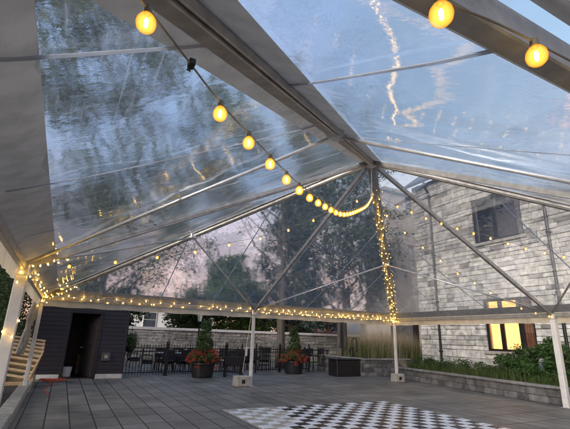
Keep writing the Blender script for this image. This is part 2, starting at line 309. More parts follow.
# ------------------------------------------------------------------ tent
EZ, HB, CH = 2.44, 6.494, 5.658
def tent(name, label, yf, ym, yn, full=True, cols=None):
    T = thing(name, label, 'tent', (0, 0, 0))
    C = Vector((0, ym, CH))
    P = {1: (-HB, yf), 2: (0, yf), 3: (HB, yf), 4: (HB, ym), 5: (HB, yn), 6: (0, yn), 7: (-HB, yn), 0: (-HB, ym)}
    P = {k: Vector((v[0], v[1], EZ)) for k, v in P.items()}
    skip = () if full else (1, 2, 3)
    for k, p in P.items():
        if k in skip: continue
        fat = k in (0, 4)
        w = .15 if fat else .1
        b = MB(); b.box(-w/2, w/2, -w/2, w/2, .012, EZ-.08, bev=.012)
        po = b.build('post', M_ALUW, T, loc=(p.x, p.y, 0))
        b = MB(); b.box(-.13, .13, -.13, .13, 0.001, .013, bev=.003)
        for sx in (-1, 1): b.lathe([(.012, .013), (.012, .03), (.004, .034)], 6, (sx*.1, sx*.09, 0))
        b.build('base_plate', M_STEEL, po)
        b = MB(); b.box(-.085, .085, -.085, .085, EZ-.14, EZ+.045, bev=.02); b.build('corner_fitting', M_STEEL, po)
    ring = [1, 2, 3, 4, 5, 6, 7, 0]
    for i, k in enumerate(ring):
        q = ring[(i+1) % 8]
        if not full and {k, q} <= {1, 2, 3}: continue
        b = MB(); b.beam(P[k], P[q], .07, .11); b.build('eave_beam', M_ALU, T)
    # crown hub with a hanging chain for the light strings
    b = MB(); b.lathe([(.05, -.14), (.13, -.1), (.16, -.04), (.16, .05), (.1, .1), (.04, .16)], 8, C); b.build('crown_hub', M_STEEL, T)
    b = MB(); b.tube([C+Vector((0, 0, -.1)), (0, ym, 4.82)], .012, 6)
    b.lathe([(.01, -.05), (.035, -.03), (.035, .03), (.01, .05)], 8, (0, ym, 4.8)); b.build('hanging_hook', M_STEEL, T)
    for k, p in P.items():
        hip = k in (1, 3, 5, 7)
        d = (p-C).normalized()
        b = MB()
        if hip:
            s_ = Vector((d.y, -d.x, 0)).normalized()
            b.beam(C+d*.12, p-d*.05, .09, .13); b.beam(C+d*.12+s_*.062-Vector((0, 0, .02)), p-d*.1+s_*.062-Vector((0, 0, .02)), .018, .06); b.beam(C+d*.12-s_*.062-Vector((0, 0, .02)), p-d*.1-s_*.062-Vector((0, 0, .02)), .018, .06)
            b.build('hip_rafter', M_ALU, T)
        else:
            b.beam(C+d*.12, p-d*.05, .07, .1); b.build('mid_rafter', M_ALU, T)
    for h, (m1, m2) in {1: (0, 2), 3: (2, 4), 5: (4, 6), 7: (6, 0)}.items():
        H = C.lerp(P[h], .5)-Vector((0, 0, .05))
        b = MB(); b.box(-.09, .09, -.09, .09, -.04, .1, bev=.02, M=Matrix.Translation(H)); b.build('hip_joint', M_STEEL, T)
        for m_ in (m1, m2):
            b = MB(); d = (P[m_]-H).normalized(); b.tube([H+d*.06, P[m_]-d*.08+Vector((0, 0, .04))], .024, 10); b.build('brace_pipe', M_STEEL, T, smooth=True)
    # skins: clear slope, opaque eave band, hip strips, welded seams
    UP = Vector((0, 0, .085))
    slopes = [(1, 3, M_CLEAR_F, [-5.0, -3.32, -1.65, .1, 1.92, 3.6, 5.2]), (3, 5, M_CLEAR_R, None), (5, 7, M_CLEAR_N, [-4.66, -2.9, -1.1, .7, 2.5, 4.3]), (7, 1, M_CLEAR_L, [-11.6, -9.9, -8.2, -6.5, -4.8, -3.1, -1.4])]
    Cc = C+UP
    for (ka, kb, mv, seams) in slopes:
        A = P[ka]+UP; B = P[kb]+UP; e = (B-A); ln = e.length; e.normalize(); Md = (A+B)/2
        nrm = e.cross(Cc-A).normalized()
        if nrm.z < 0: nrm = -nrm
        # the sheet sags and ripples slightly between the frame members
        b = MB(); n = 40; vs = []; fs = []; idx = {}
        for i in range(n+1):
            t = i/n
            for j in range(n-i+1):
                s_ = j/n
                p = A + (B-A)*s_ + (Cc-A)*t
                edge = min(s_, t, 1-s_-t)*3
                off = (-.05*edge + .010*math.sin(s_*55+3*math.sin(t*9))*min(1, edge*3) + .008*math.sin(t*41+2*s_*10)*min(1, edge*3))
                idx[i, j] = len(vs); vs.append(p+nrm*off)
        for i in range(n):
            for j in range(n-i):
                fs.append((idx[i, j], idx[i, j+1], idx[i+1, j]))
                if j < n-i-1: fs.append((idx[i, j+1], idx[i+1, j+1], idx[i+1, j]))
        b.add(vs, fs); b.build('clear_panel', mv, T, smooth=True)
        lo = -nrm*.012
        sl = (Cc-Md); sll = sl.length; w = .40
        if ka == 5: w = .22
        if not full and ka == 1: w = .05
        n = 30; f = w/sll; b = MB()
        vs = []; 
        for i in range(n+1):
            t = i/n; p0 = A.lerp(B, t); p1 = (A+(Cc-A)*f).lerp(B+(Cc-B)*f, t)
            wob = .006*math.sin(i*2.3)+.004*math.sin(i*5.1)
            vs += [p0+lo, p0.lerp(p1, .5)+lo-nrm*(.012+wob), p1+lo*1.2+nrm*.002]
        fs = []
        for i in range(n):
            for q in (0, 1): fs.append((i*3+q, i*3+q+1, i*3+q+4, i*3+q+3))
        b.add(vs, fs); b.build('eave_band', M_BAND, T, smooth=True)
        for (X, Y) in ((A, B), (B, A)):
            w = .27 if (X is A and ka == 7) or (X is B and ka == 5) else .13
            ed = (Y-X).normalized()
            b = MB(); b.add([X+lo*1.8, Cc+lo*1.8, Cc-sl.normalized()*(w/math.sin(R(42)))+lo*1.8, X+ed*(w/math.sin(R(48)))+lo*1.8], [(0, 1, 2, 3)]); b.build('hip_strip', M_BAND, T)
        # welded seams run up the slope; one mesh per slope
        b = MB()
        if ka in (1, 5): ax = 0
        else: ax = 1
        if seams is None: seams = [ym+q for q in (-5, -3.3, -1.6, .1, 1.8, 3.5, 5.1)]
        elif not full and ax == 1: seams = [q-13 for q in seams]
        for sv in seams:
            t = (sv-A[ax])/(B[ax]-A[ax])
            if t <= .03 or t >= .97: continue
            p = A.lerp(B, t); fr = 1-abs(t-.5)*2
            q = p+(Cc-Md)*fr
            sd_ = e*.014
            n2 = 10; vs = []
            for i in range(n2+1):
                u = i/n2; c0 = p.lerp(q, .03+.94*u); dp = -.055*min(1, 6*u*(1-u))*fr
                vs += [c0-sd_+nrm*(dp-.03), c0+sd_+nrm*(dp-.03), c0+sd_+nrm*(dp-.026), c0-sd_+nrm*(dp-.026)]
            fs = []
            for i in range(n2):
                for k_ in range(4): fs.append((i*4+k_, i*4+(k_+1) % 4, i*4+4+(k_+1) % 4, i*4+4+k_))
            b = MB(); b.add(vs, fs); b.build('welded_seam', M_SEAM, T)
        # valance hanging from the eave
        if not full and ka == 1: continue
        if full and ka == 5: continue
        outw = Vector((nrm.x, nrm.y, 0)).normalized()*.06
        b = MB(); n = 90; vs = []
        for i in range(n+1):
            p = A.lerp(B, i/n)+outw; wv = outw.normalized()*(.012*math.sin(i*1.9)+.008*math.sin(i*.7))
            dz = .01*math.sin(i*.9)
            vs += [p+Vector((0, 0, .0)), p+wv*.5+Vector((0, 0, -.12)), p+wv+Vector((0, 0, -.30+dz))]
        fs = []
        for i in range(n):
            for q in (0, 1): fs.append((i*3+q, i*3+q+1, i*3+q+4, i*3+q+3))
        b.add(vs, fs); b.build('valance', M_VAL, T, smooth=True)
    return T, P, C
T1, P, C = tent('frame_tent', 'big clear roofed frame tent with aluminium rafters standing over the patio', 0, -HB, -12.80)
tent('frame_tent', 'second clear roofed tent adjoining behind, seen at the top right beyond the gutter', -12.86, -19.35, -25.85, full=False)

# ratchet straps + ballast blocks
def block(x, y, rz, w, label, strap_from):
    t = thing('ballast_block', label, 'concrete block', (x, y, 0), rz, 'concrete ballast blocks at the tent posts')
    b = MB(); b.box(-w/2, w/2, -.18, .18, .0, .33, bev=.025); b.build('block', M_CONC, t)
    b = MB(); b.tube([(-.06, 0, .32), (-.06, 0, .38), (.06, 0, .38), (.06, 0, .32)], .012, 6); b.build('lifting_loop', M_BLACK, t)
    b = MB(); b.box(-.06, .06, -.195, -.178, .1, .22, bev=.01); b.build('lashing_plate', M_BLACK, t)
    return t
block(-.33, .0, .05, .48, 'pale concrete ballast block at the foot of the middle far post', 2)
block(6.52, -.02, -.1, .44, 'concrete ballast block beside the far right corner post', 3)
b = MB(); b.beam((-.1, .02, 2.2), (-.3, 0, .43), .03, .004, bev=.001); b.box(-.24, -.17, -.02, .03, .95, 1.25, bev=.01)
tag(b.build('ratchet_strap', M_ALUW), 'thin pale strap running from the middle far post down to its block', 'strap', 'ballast straps')
b = MB(); b.beam((HB+.06, .08, 2.2), (6.7, .12, .43), .03, .004, bev=.001)
tag(b.build('ratchet_strap', M_ALUW), 'thin pale strap beside the far right corner post', 'strap', 'ballast straps')

# bunched up side curtain at far left corner post
random.seed(5); b = MB()
for k in range(9):
    x = -HB-.12+random.uniform(-.07, .05); y = -.1+random.uniform(-.14, .08); pts = []
    for i in range(14):
        u = i/13; z = 2.3-u*1.35
        sq = .45+.9*abs(math.sin(u*5.2+.6))
        pts.append((-HB-.13+(x+HB+.13)*sq-u*.14+random.uniform(-.012, .012), -.1+(y+.1)*sq+random.uniform(-.012, .012), z))
    b.tube(pts, [.022+.022*abs(math.sin(i*1.7+k)) for i in range(14)], 7)
tag(b.build('side_curtain', fabric('curtain_cloth', (.6, .58, .52), .3, (3, 3, 3), 1), smooth=True), 'gathered cloudy vinyl side curtain tied up against the left corner post', 'curtain')

# ------------------------------------------------------------------ string lights
def bulb_mesh():
    b = MB(); b.lathe([(.004, -.074), (.016, -.071), (.024, -.062), (.0275, -.048), (.025, -.034), (.018, -.023), (.011, -.016)], 24); b.lathe([(.002, -.062), (.0055, -.057), (.006, -.038), (.002, -.030)], 8, m=1); return b
def sock_mesh():
    b = MB(); b.lathe([(.010, -.018), (.011, -.012), (.011, .006), (.006, .012)], 8); return b
PROTO = {}
def string(label, path, spacing, start, group='globe string lights hung across the tent', wire=M_WIREB, first_gap=None):
    ct = 0
    t = thing('string_light', label, 'string lights', path[0], 0, group)
    o = Vector(path[0]); pts = [Vector(p) for p in path]
    # smooth resample (Catmull-Rom)
    fine = []
    for i in range(len(pts)-1):
        p0 = pts[max(i-1, 0)]; p1 = pts[i]; p2 = pts[i+1]; p3 = pts[min(i+2, len(pts)-1)]
        for k in range(12):
            u = k/12; fine.append(.5*((2*p1)+(-p0+p2)*u+(2*p0-5*p1+4*p2-p3)*u*u+(-p0+3*p1-3*p2+p3)*u**3))
    fine.append(pts[-1])
    b = MB(); b.tube([p-o for p in fine], .0035, 6); b.build('cable', wire, t, smooth=True)
    acc = 0; nxt = start
    for i in range(len(fine)-1):
        d = (fine[i+1]-fine[i]).length
        while acc+d >= nxt:
            q = fine[i].lerp(fine[i+1], (nxt-acc)/d); nxt += (first_gap if first_gap and ct == 0 else spacing); ct += 1
            if 's' not in PROTO:
                s_ = sock_mesh().build('socket', M_SOCK, t, smooth=True); s_.location = q-o; PROTO['s'] = s_
                g = bulb_mesh().build('bulb', [M_BULB, M_FILA], s_, smooth=True); PROTO['b'] = g
            else:
                s_ = PROTO['s'].copy(); s_.parent = t; s_.location = q-o; COL.objects.link(s_)
                g = PROTO['b'].copy(); g.parent = s_; COL.objects.link(g)
        acc += d
    return t
hook = (0, -6.494, 4.82)
S1 = [(-6.42, -12.72, 2.46), (-6.05, -12.6, 2.43), (-5.8, -12.4, 2.42), (-5.48, -12.08, 2.41), (-5.26, -11.85, 2.44), (-4.69, -11.27, 2.53), (-4.07, -10.64, 2.70), (-3.2, -9.75, 3.0), (-1.95, -8.47, 3.62), (-.9, -7.4, 4.2), hook]
string('warm globe string starting overhead left and sweeping down to the roof centre', S1, .30, .73, first_gap=.46)
S2 = [(-6.42, -6.42, 2.56), (-5.92, -6.42, 2.56), (-5.3, -6.42, 2.69), (-4.64, -6.43, 2.85), (-4.04, -6.43, 3.01), (-3.45, -6.44, 3.21), (-2.84, -6.45, 3.41), (-2.26, -6.46, 3.65), (-1.71, -6.47, 3.92), (-1.14, -6.48, 4.26), (-.5, -6.49, 4.6), hook]
string('globe string sagging from the left middle post up to the roof centre', S2, .655, .5)
S3 = [hook, (.43, -6.49, 4.43), (.97, -6.49, 4.1), (1.53, -6.49, 3.81), (2.15, -6.49, 3.54), (2.75, -6.49, 3.27), (3.33, -6.49, 3.1), (3.99, -6.49, 2.87), (4.57, -6.49, 2.67), (5.24, -6.49, 2.56), (5.94, -6.49, 2.46), (6.42, -6.48, 2.43)]
string('globe string falling from the roof centre to the right middle post', S3, .63, .58)
S4 = [hook, (.52, -7.0, 4.46), (.83, -7.3, 4.23), (1.27, -7.71, 3.98), (1.72, -8.14, 3.74), (2.18, -8.58, 3.5), (2.66, -9.05, 3.3), (3.6, -9.95, 2.95), (4.8, -11.2, 2.6), (HB-.05, -12.7, 2.42)]
string('globe string running from the roof centre across the upper stone window to the right', S4, .335, .62)
S5 = [(-6.3, -12.87, 2.44), (-5.6, -12.87, 2.35), (-5.22, -12.87, 2.32), (-4.86, -12.87, 2.355), (-3.6, -12.87, 2.40), (-1.8, -12.87, 2.38), (0, -12.87, 2.42)]
string('globe string with two large glowing bulbs under the gutter at the upper right', S5, .365, .725)
b = MB(); b.box(-.018, .018, -.03, .03, -.02, .02, bev=.006); b.tube([(0, .03, 0), (.01, .08, .01), (.0, .1, .03)], .006, 6)
o = b.build('cable_plug', M_BLACK, loc=(-5.62, -12.22, 2.42)); o.scale = (.6, .6, .6); tag(o, 'small black plug joining two lengths of light string overhead', 'plug')

def fairy(label, path, spacing, jitter, amp, group='fairy lights wound on the tent frame', maxn=98):
    t = thing('fairy_lights', label, 'fairy lights', path[0], 0, group); o = Vector(path[0]); pts = [Vector(p) for p in path]
    random.seed(len(label)); wp = []; bl = []
    for i in range(len(pts)-1):
        d = pts[i+1]-pts[i]; n = max(2, int(d.length/spacing)); dn = d.normalized(); x = dn.cross(Vector((0, 0, 1)));
        x = x.normalized() if x.length > .01 else Vector((1, 0, 0)); y = x.cross(dn)
        for k in range(n):
            for h in range(4):
                u = (k+h/4)/n; a_ = (k+h/4)*2.2
                wp.append(pts[i]+d*u+(x*math.cos(a_)+y*math.sin(a_))*amp)
            bl.append(wp[-1-random.randrange(3)]+Vector((random.uniform(-jitter, jitter), random.uniform(-jitter, jitter), random.uniform(-jitter, jitter))))
    b = MB(); b.tube([p-o for p in wp], .0025, 4); b.build('wire', M_WIREW, t)
    for q in bl[:maxn]:
        if 'f' not in PROTO:
            b = MB(); b.lathe([(.002, -.012), (.007, -.009), (.009, 0), (.007, .009), (.002, .013)], 7); PROTO['f'] = b.build('bulb', M_FAIRY, t, smooth=True); g = PROTO['f']
        else: g = PROTO['f'].copy(); g.parent = t; COL.objects.link(g)
        g.location = q-o
    return t
def on(a, b_, t): return Vector(a).lerp(Vector(b_), t)
fairy('fairy lights wound thickly round the far right corner rafter', [on(C, P[3], .1)-Vector((0, 0, .07)), on(C, P[3], .97)-Vector((0, 0, .07))], .12, .02, .075)
fairy('fairy lights along the far eave left of the middle post', [P[1]+Vector((.1, -.08, .04)), P[2]+Vector((-.1, -.08, .04))], .15, .03, .06)
fairy('fairy lights along the far eave between middle post and right corner', [P[2]+Vector((.1, -.08, .02)), P[3]+Vector((-.1, -.08, .02))], .085, .03, .06)
fairy('fairy lights wound on the far left corner fitting and rafter end', [P[1]+Vector((.02, -.1, -.25)), P[1]+Vector((.05, -.1, .06)), on(P[1], C, .12)-Vector((0, 0, .06))], .05, .03, .08)
fairy('fairy lights wound round the top of the thick white left post', [P[0]+Vector((.03, -.1, -.3)), P[0]+Vector((.05, -.08, .08)), on(P[0], C, .08)-Vector((0, 0, .06))], .05, .03, .1)
fairy('fairy lights tacked along the left side eave near the corner', [P[0]+Vector((.08, .1, .03)), P[1]+Vector((.08, -.1, .03))], .3, .03, .05)
fairy('fairy light clump at the top of the far right corner post', [P[3]+Vector((0, -.08, -.1)), P[3]+Vector((-.05, -.12, .12))], .012, .05, .1)
fairy('few fairy lights glowing halfway down the thick white left post', [P[0]+Vector((.02, -.09, -1.0)), P[0]+Vector((.02, -.09, -.72))], .07, .02, .08)

# ------------------------------------------------------------------ stone building on the right
def blockwall(name, parent, x, y0, y1, z0, z1, holes, seed, tone, mt, axis='x', face=-1, depth=.12, hmin=.13, hmax=.30, lmin=.28, lmax=.85):
    random.seed(seed); b = MB(); cols = []
    z = z0
    cuts = sorted({z1}|{h[2] for h in holes}|{h[3] for h in holes})
    while z < z1-.01:
        h = random.uniform(hmin, hmax)
        for cz in cuts:
            if z < cz-.001 and z+h > cz-.09: h = cz-z; break
        segs = [(y0, y1)]
        for (a0, a1, c0, c1) in holes:
            if z+h/2 > c0 and z+h/2 < c1:
                ns = []
                for (s0, s1) in segs:
                    if a0 > s0 and a0 < s1: ns.append((s0, a0))
                    if a1 > s0 and a1 < s1: ns.append((a1, s1))
                    if a1 <= s0 or a0 >= s1: ns.append((s0, s1))
                segs = ns
        for (s0, s1) in segs:
            y = s0
            while y < s1-.001:
                l = random.uniform(lmin, lmax)
                if y+l > s1-.2: l = s1-y
                pr = random.uniform(0, .05); g = .007
                v0 = len(b.v)
                if axis == 'x': b.box(x-pr, x+depth, y+g, y+l-g, z+g, z+h-g, bev=.014)
                else: b.box(y+g, y+l-g, x-pr, x+depth, z+g, z+h-g, bev=.014)
                b.v[v0:] = [tuple(c_+random.uniform(-.008, .008) for c_ in v) for v in b.v[v0:]]
                k = tone(y+l/2, z+h/2); cols += [k]*(len(b.v)-v0)
                y += l
        z += h
    o = b.build(name, mt, parent)
    ca = o.data.color_attributes.new('tone', 'FLOAT_COLOR', 'POINT')
    ca.data.foreach_set('color', np.array([(k[0], k[1], k[2], 1) for k in cols], dtype=np.float32).ravel())
    return o
def stonemat(name, bump=.8):
    m = mat(name, (.4, .4, .4), .88, bump=bump, bscale=9); N, L = nodes(m); P_ = N['Principled BSDF']
    at = N.new('ShaderNodeAttribute'); at.attribute_name = 'tone'; n = N.new('ShaderNodeTexNoise'); n.inputs['Scale'].default_value = 5; n.inputs['Detail'].default_value = 7
    tcn = N.new('ShaderNodeTexCoord'); L.new(tcn.outputs['Object'], n.inputs['Vector'])
    rp = N.new('ShaderNodeValToRGB'); rp.color_ramp.elements[0].color = (.55, .54, .52, 1); rp.color_ramp.elements[1].color = (1.25, 1.25, 1.25, 1); rp.color_ramp.elements[0].position = .3; rp.color_ramp.elements[1].position = .7; L.new(n.outputs[0], rp.inputs[0])
    mx = N.new('ShaderNodeMix'); mx.data_type = 'RGBA'; mx.blend_type = 'MULTIPLY'; mx.inputs['Factor'].default_value = 1; L.new(at.outputs[0], mx.inputs['A']); L.new(rp.outputs[0], mx.inputs['B']); L.new(mx.outputs['Result'], P_.inputs['Base Color'])
    return m
M_STONE = stonemat('limestone')
M_MORT = mat('mortar', (.3, .29, .27), .95, noise=.2, bump=.3)
def tone_b(y, z):
    r_ = random.random(); k = random.uniform(.46, .64)
    if z > 5.6: k *= random.uniform(.55, .82)  # upper courses darkened in colour, for the reflection in the clear roof
    if r_ < .05: k *= .4
    elif r_ < .22: k *= .7
    return (k*1.0, k*.985, k*.95*random.uniform(.94, 1.03))
XW = 9.5
BD = thing('stone_house', 'pale rough limestone building with black downpipes and a lamp lit window', 'building', (XW, -6, 0))
LO = Vector((XW, -6, 0))
holes = [(-4.12-.02, -2.08, 1.33, 3.36), (-4.25, -2.02, 5.76, 7.76), (-9.6, -7.6, 1.33, 3.36), (-9.6, -7.6, 5.76, 7.76)]
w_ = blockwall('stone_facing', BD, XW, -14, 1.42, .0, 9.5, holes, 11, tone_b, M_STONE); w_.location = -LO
b = MB()
# backing wall with the openings left free
zs = [0, 1.33, 3.36, 5.76, 7.76, 9.5]; 
def slab(y0, y1, z0, z1): b.box(XW+.11, XW+.4, y0, y1, z0, z1)
for (z0, z1) in ((0, 1.33), (3.36, 5.76), (7.76, 9.5)): slab(-14, 1.42, z0, z1)
for (z0, z1, ya, yb) in ((1.33, 3.36, -4.14, -2.08), (5.76, 7.76, -4.25, -2.02)):
    slab(-14, -9.6, z0, z1); slab(-7.6, ya, z0, z1); slab(yb, 1.42, z0, z1)
o = b.build('backing_wall', M_MORT, BD, loc=-LO)
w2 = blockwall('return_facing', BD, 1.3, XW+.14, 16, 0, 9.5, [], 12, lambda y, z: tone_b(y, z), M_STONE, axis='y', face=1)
# the return face looks away from the camera: mirror it outwards
w2.location = -LO+Vector((0, .12, 0))
b = MB(); b.box(XW+.4, 16, -14, 1.4, 9.46, 9.5); b.build('attic_floor', M_MORT, BD, loc=-LO)
b = MB(); b.add([(XW-.35, -14.3, 9.45), (XW-.35, 1.8, 9.45), (13.5, 1.8, 12.6), (13.5, -14.3, 12.6), (XW-.35, -14.3, 9.55), (XW-.35, 1.8, 9.55), (13.5, 1.8, 12.72), (13.5, -14.3, 12.72)], [(0, 1, 2, 3), (7, 6, 5, 4), (0, 4, 5, 1), (1, 5, 6, 2), (0, 3, 7, 4)])
rf = b.build('roof', mat('slate', (.05, .052, .06), .6, noise=.3, nscale=12, bump=.5, stretch=(1, 1, 4)), BD, loc=-LO)
b = MB(); b.box(XW-.47, XW-.36, -14.3, 1.8, 9.38, 9.5, bev=.02); b.build('gutter', M_BLACK, rf)
for yy in (.22, -5.2, -12.2):
    b = MB(); b.tube([(XW-.4, yy, 9.4), (XW-.38, yy, 9.15), (XW-.1, yy, 8.8), (XW-.1, yy, .3)], .055, 10)
    for z in (1.2, 3.4, 5.6, 7.8): b.box(XW-.17, XW+.0, yy-.075, yy+.075, z, z+.05, bev=.01)
    b.build('downpipe', M_BLACK, BD, smooth=False, loc=-LO)
M_GLASS = bpy.data.materials.new('window_glass'); M_GLASS.use_nodes = True
N_, L_ = nodes(M_GLASS); p_ = N_['Principled BSDF']; tr_ = N_.new('ShaderNodeBsdfTransparent'); gl_ = N_.new('ShaderNodeBsdfGlossy'); gl_.inputs['Roughness'].default_value = .02; fr0 = N_.new('ShaderNodeLayerWeight'); fr1 = N_.new('ShaderNodeMath'); fr1.operation = 'POWER'; fr1.inputs[1].default_value = 3; L_.new(fr0.outputs['Facing'], fr1.inputs[0]); fr_ = N_.new('ShaderNodeMapRange'); fr_.inputs['To Min'].default_value = .07; fr_.inputs['To Max'].default_value = .8; L_.new(fr1.outputs[0], fr_.inputs['Value'])
ms_ = N_.new('ShaderNodeMixShader'); L_.new(fr_.outputs[0], ms_.inputs[0]); L_.new(tr_.outputs[0], ms_.inputs[1]); L_.new(gl_.outputs[0], ms_.inputs[2]); L_.new(ms_.outputs[0], N_['Material Output'].inputs[0]); N_.remove(p_)
M_ROOM = mat('room_glow', (.75, .5, .22), .9, emis=(1, .52, .16), es=.75, noise=.3, nscale=1.3)  # walls emit the lamplight themselves; no lamp stands in the room
M_ROOMD = mat('curtain_brown', (.16, .07, .04), .9, noise=.3)
M_ROOMB = mat('unlit_room', (.03, .035, .04), .8)
def window(y0, y1, z0, z1, divs, rooms, bars=.09):
    wn = bpy.data.objects.new('window', None); COL.objects.link(wn); wn.parent = BD; wn.location = Vector((XW, (y0+y1)/2, z0))-LO
    o_ = Vector((XW, (y0+y1)/2, z0))
    b = MB(); t = bars; xa, xb = XW+.06, XW+.13
    b.box(xa, xb, y0+.003, y1-.003, z0+.003, z0+t, bev=.008); b.box(xa, xb, y0+.003, y1-.003, z1-t, z1-.003, bev=.008)
    ys = [y1]+[y1-(y1-y0)*d for d in divs]+[y0]
    for i, yy in enumerate(ys):
        if i == 0: a0, a1 = y1-t*1.4, y1-.003
        elif i == len(ys)-1: a0, a1 = y0+.003, y0+t
        else: a0, a1 = yy-t, yy+t
        b.box(xa+.002, xb+.002, a0, a1, z0+t, z1-t, bev=.008)
    b.build('frame', M_BLACK, wn, loc=-o_)
    for i in range(len(ys)-1):
        g = MB(); g.box(XW+.10, XW+.106, ys[i+1]+.03, ys[i]-.03, z0+.05, z1-.05); g.build('pane', M_GLASS, wn, loc=-o_)
    s_ = MB(); s_.box(XW-.1, XW+.1, y0-.12, y1+.12, z0-.13, z0-.003, bev=.015); s_.build('sill', M_CONC, wn, loc=-o_)
    # the room behind: plaster walls, lamplight put in as emission, darkness as near-black colour
    g = MB(); g.box(XW+1.6, XW+1.62, y0-1.5, y1+2.2, z0-1.2, z1+.3); g.box(XW+.42, XW+1.6, y1+2.2, y1+2.22, z0-1.2, z1+.3); g.box(XW+.42, XW+1.6, y0-1.52, y0-1.5, z0-1.2, z1+.3); g.box(XW+.42, XW+1.6, y0-1.5, y1+2.2, z1+.3, z1+.32); g.box(XW+.42, XW+1.6, y0-1.5, y1+2.2, z0-1.22, z0-1.2); g.build('room_wall', rooms[0], wn, loc=-o_)
    if rooms[-1] is not rooms[0]:
        g = MB(); vs = []
        for k in range(25): yy = y0+.02+(y1-y0)*.30*k/24; xx = XW+.22+.02*math.sin(k*1.6); vs += [(xx, yy, z0+.02), (xx, yy, z1-.02)]
        g.add(vs, [(2*k, 2*k+2, 2*k+3, 2*k+1) for k in range(24)]); g.build('curtain', M_ROOMD, wn, loc=-o_)
    return wn
window(-4.14, -2.08, 1.33, 3.36, (.34, .72), (M_ROOM, M_ROOM, M_ROOMD))
window(-4.25, -2.02, 5.76, 7.76, (.45,), (M_ROOMB, M_ROOMB))
window(-9.6, -7.6, 1.33, 3.36, (.34, .72), (M_ROOM, M_ROOMD, M_ROOMD))
window(-9.6, -7.6, 5.76, 7.76, (.45,), (M_ROOMB, M_ROOMB))
b = MB(); b.add([(XW+.9, -4.6, 1.5), (XW+.9, -4.6, 3), (XW+.9, -4.2, 3), (XW+.9, -4.2, 1.5)], [(0, 1, 2, 3)])

# rear wing, plastered beige
WG = thing('rear_wing', 'beige rendered wing behind the corner of the stone house', 'building', (12, 6, 0)); LW = Vector((12, 6, 0))
M_REND = mat('render_beige', (.40, .36, .32), .85, noise=.12, nscale=2, bump=.2)
b = MB(); xs = [11.75, 13.55, 14.25, 22]; zr = [0, 2.75, 5.9, 7.8, 9.75, 11.25, 13.2]
b.box(11.75, 13.55, 6, 9, 0, 11.2, bev=.01); b.box(13.55, 14.25, 6, 9, 2.75, 5.9); b.box(13.55, 14.25, 6, 9, 7.8, 9.75); b.box(13.55, 14.25, 6.25, 9, 0, 11.2); b.box(14.25, 22, 6, 9, 0, 11.2, bev=.01)
b.build('wall', M_REND, WG, loc=-LW)
b = MB(); b.box(11.72, 13.53, 5.96, 5.995, 0, 3.1, bev=.01); b.box(14.27, 22, 5.96, 5.995, 0, 3.1, bev=.01); b.build('base_course', mat('grey_base', (.13, .13, .13), .9, noise=.3, nscale=3, bump=.3), WG, loc=-LW)
b = MB(); b.box(11.5, 22.3, 5.75, 9.3, 11.25, 11.5, bev=.03); b.build('parapet', M_CONC, WG, loc=-LW)
b = MB(); b.box(13.62, 14.22, 6.15, 6.2, .05, 2.7, bev=.01); b.build('door', M_BLACK, WG, loc=-LW)
for (z0, z1) in ((5.9, 7.8), (9.75, 11.2)):
    b = MB(); b.box(13.55, 13.62, 6.05, 6.12, z0, z1); b.box(14.18, 14.25, 6.05, 6.12, z0, z1); b.box(13.62, 14.18, 6.05, 6.12, z0, z0+.07); b.box(13.62, 14.18, 6.05, 6.12, z1-.07, z1); b.box(13.62, 14.18, 6.06, 6.11, (z0+z1)/2-.03, (z0+z1)/2+.03)
    w = b.build('window', M_REND, WG, loc=-LW)
    b = MB(); b.box(13.6, 14.2, 6.14, 6.15, z0+.02, z1-.02); b.build('pane', mat('dark_pane', (.25, .28, .3), .08, spec=1), w)

# ------------------------------------------------------------------ planters (right)
M_PB = stonemat('planter_block', .5)
def tone_p(y, z): k = random.uniform(.09, .19); return (k, k*.99, k*1.0)
PW = thing('retaining_wall', 'low grey block planter wall with flat pale cap along the stone house', 'planter wall', (7.8, 1.4, 0))
def wallrun(parent, p0, p1, h, th, seed, org, inward):
    # blocks along p0->p1
    random.seed(seed); d = Vector((p1[0]-p0[0], p1[1]-p0[1], 0)); ln = d.length; d.normalize(); n_ = Vector((-d.y, d.x, 0))*inward
    b = MB(); cols = []; z = 0; row = 0
    while z < h-.01:
        hh = .19; y = -random.uniform(0, .3)
        while y < ln:
            l = random.choice((.3, .4, .5)); a0 = max(0, y); a1 = min(ln, y+l); y += l
            if a1-a0 < .02: continue
            v0 = len(b.v); Mx = Matrix((d, n_, Vector((0, 0, 1)))).transposed().to_4x4(); Mx.translation = Vector((p0[0], p0[1], 0))-org
            b.box(a0+.004, a1-.004, -random.uniform(0, .008), th, z+.003, min(h, z+hh)-.003, bev=.012, M=Mx); cols += [tone_p(0, 0)]*(len(b.v)-v0)
        z += hh
    o = b.build('block_courses', M_PB, parent); ca = o.data.color_attributes.new('tone', 'FLOAT_COLOR', 'POINT'); ca.data.foreach_set('color', np.array([(*k, 1) for k in cols], dtype=np.float32).ravel())
    b = MB(); y = 0
    while y < ln:
        l = min(.6, ln-y); b.box(y+.003, y+l-.003, -.05, th+.05, h+.001, h+.065, bev=.012, M=Mx); y += l
    b.build('cap_stones', mat('cap', (.21, .205, .195), .8, noise=.25, nscale=5, bump=.3, island=.12), parent)
wallrun(PW, (7.8, 1.35), (6.85, -5.2), .42, .25, 21, Vector((7.8, 1.4, 0)), 1)
wallrun(PW, (6.85, -5.2), (6.5, -14), .42, .25, 22, Vector((7.8, 1.4, 0)), 1)
PW2 = thing('retaining_wall', 'taller grey block planter wall holding the tall grasses beyond the corner post', 'planter wall', (6.6, 2.2, 0))
wallrun(PW2, (9.45, 2.2), (6.6, 2.2), .72, .25, 23, Vector((6.6, 2.2, 0)), -1)
wallrun(PW2, (6.6, 2.2), (6.6, 6.2), .72, .25, 24, Vector((6.6, 2.2, 0)), -1)
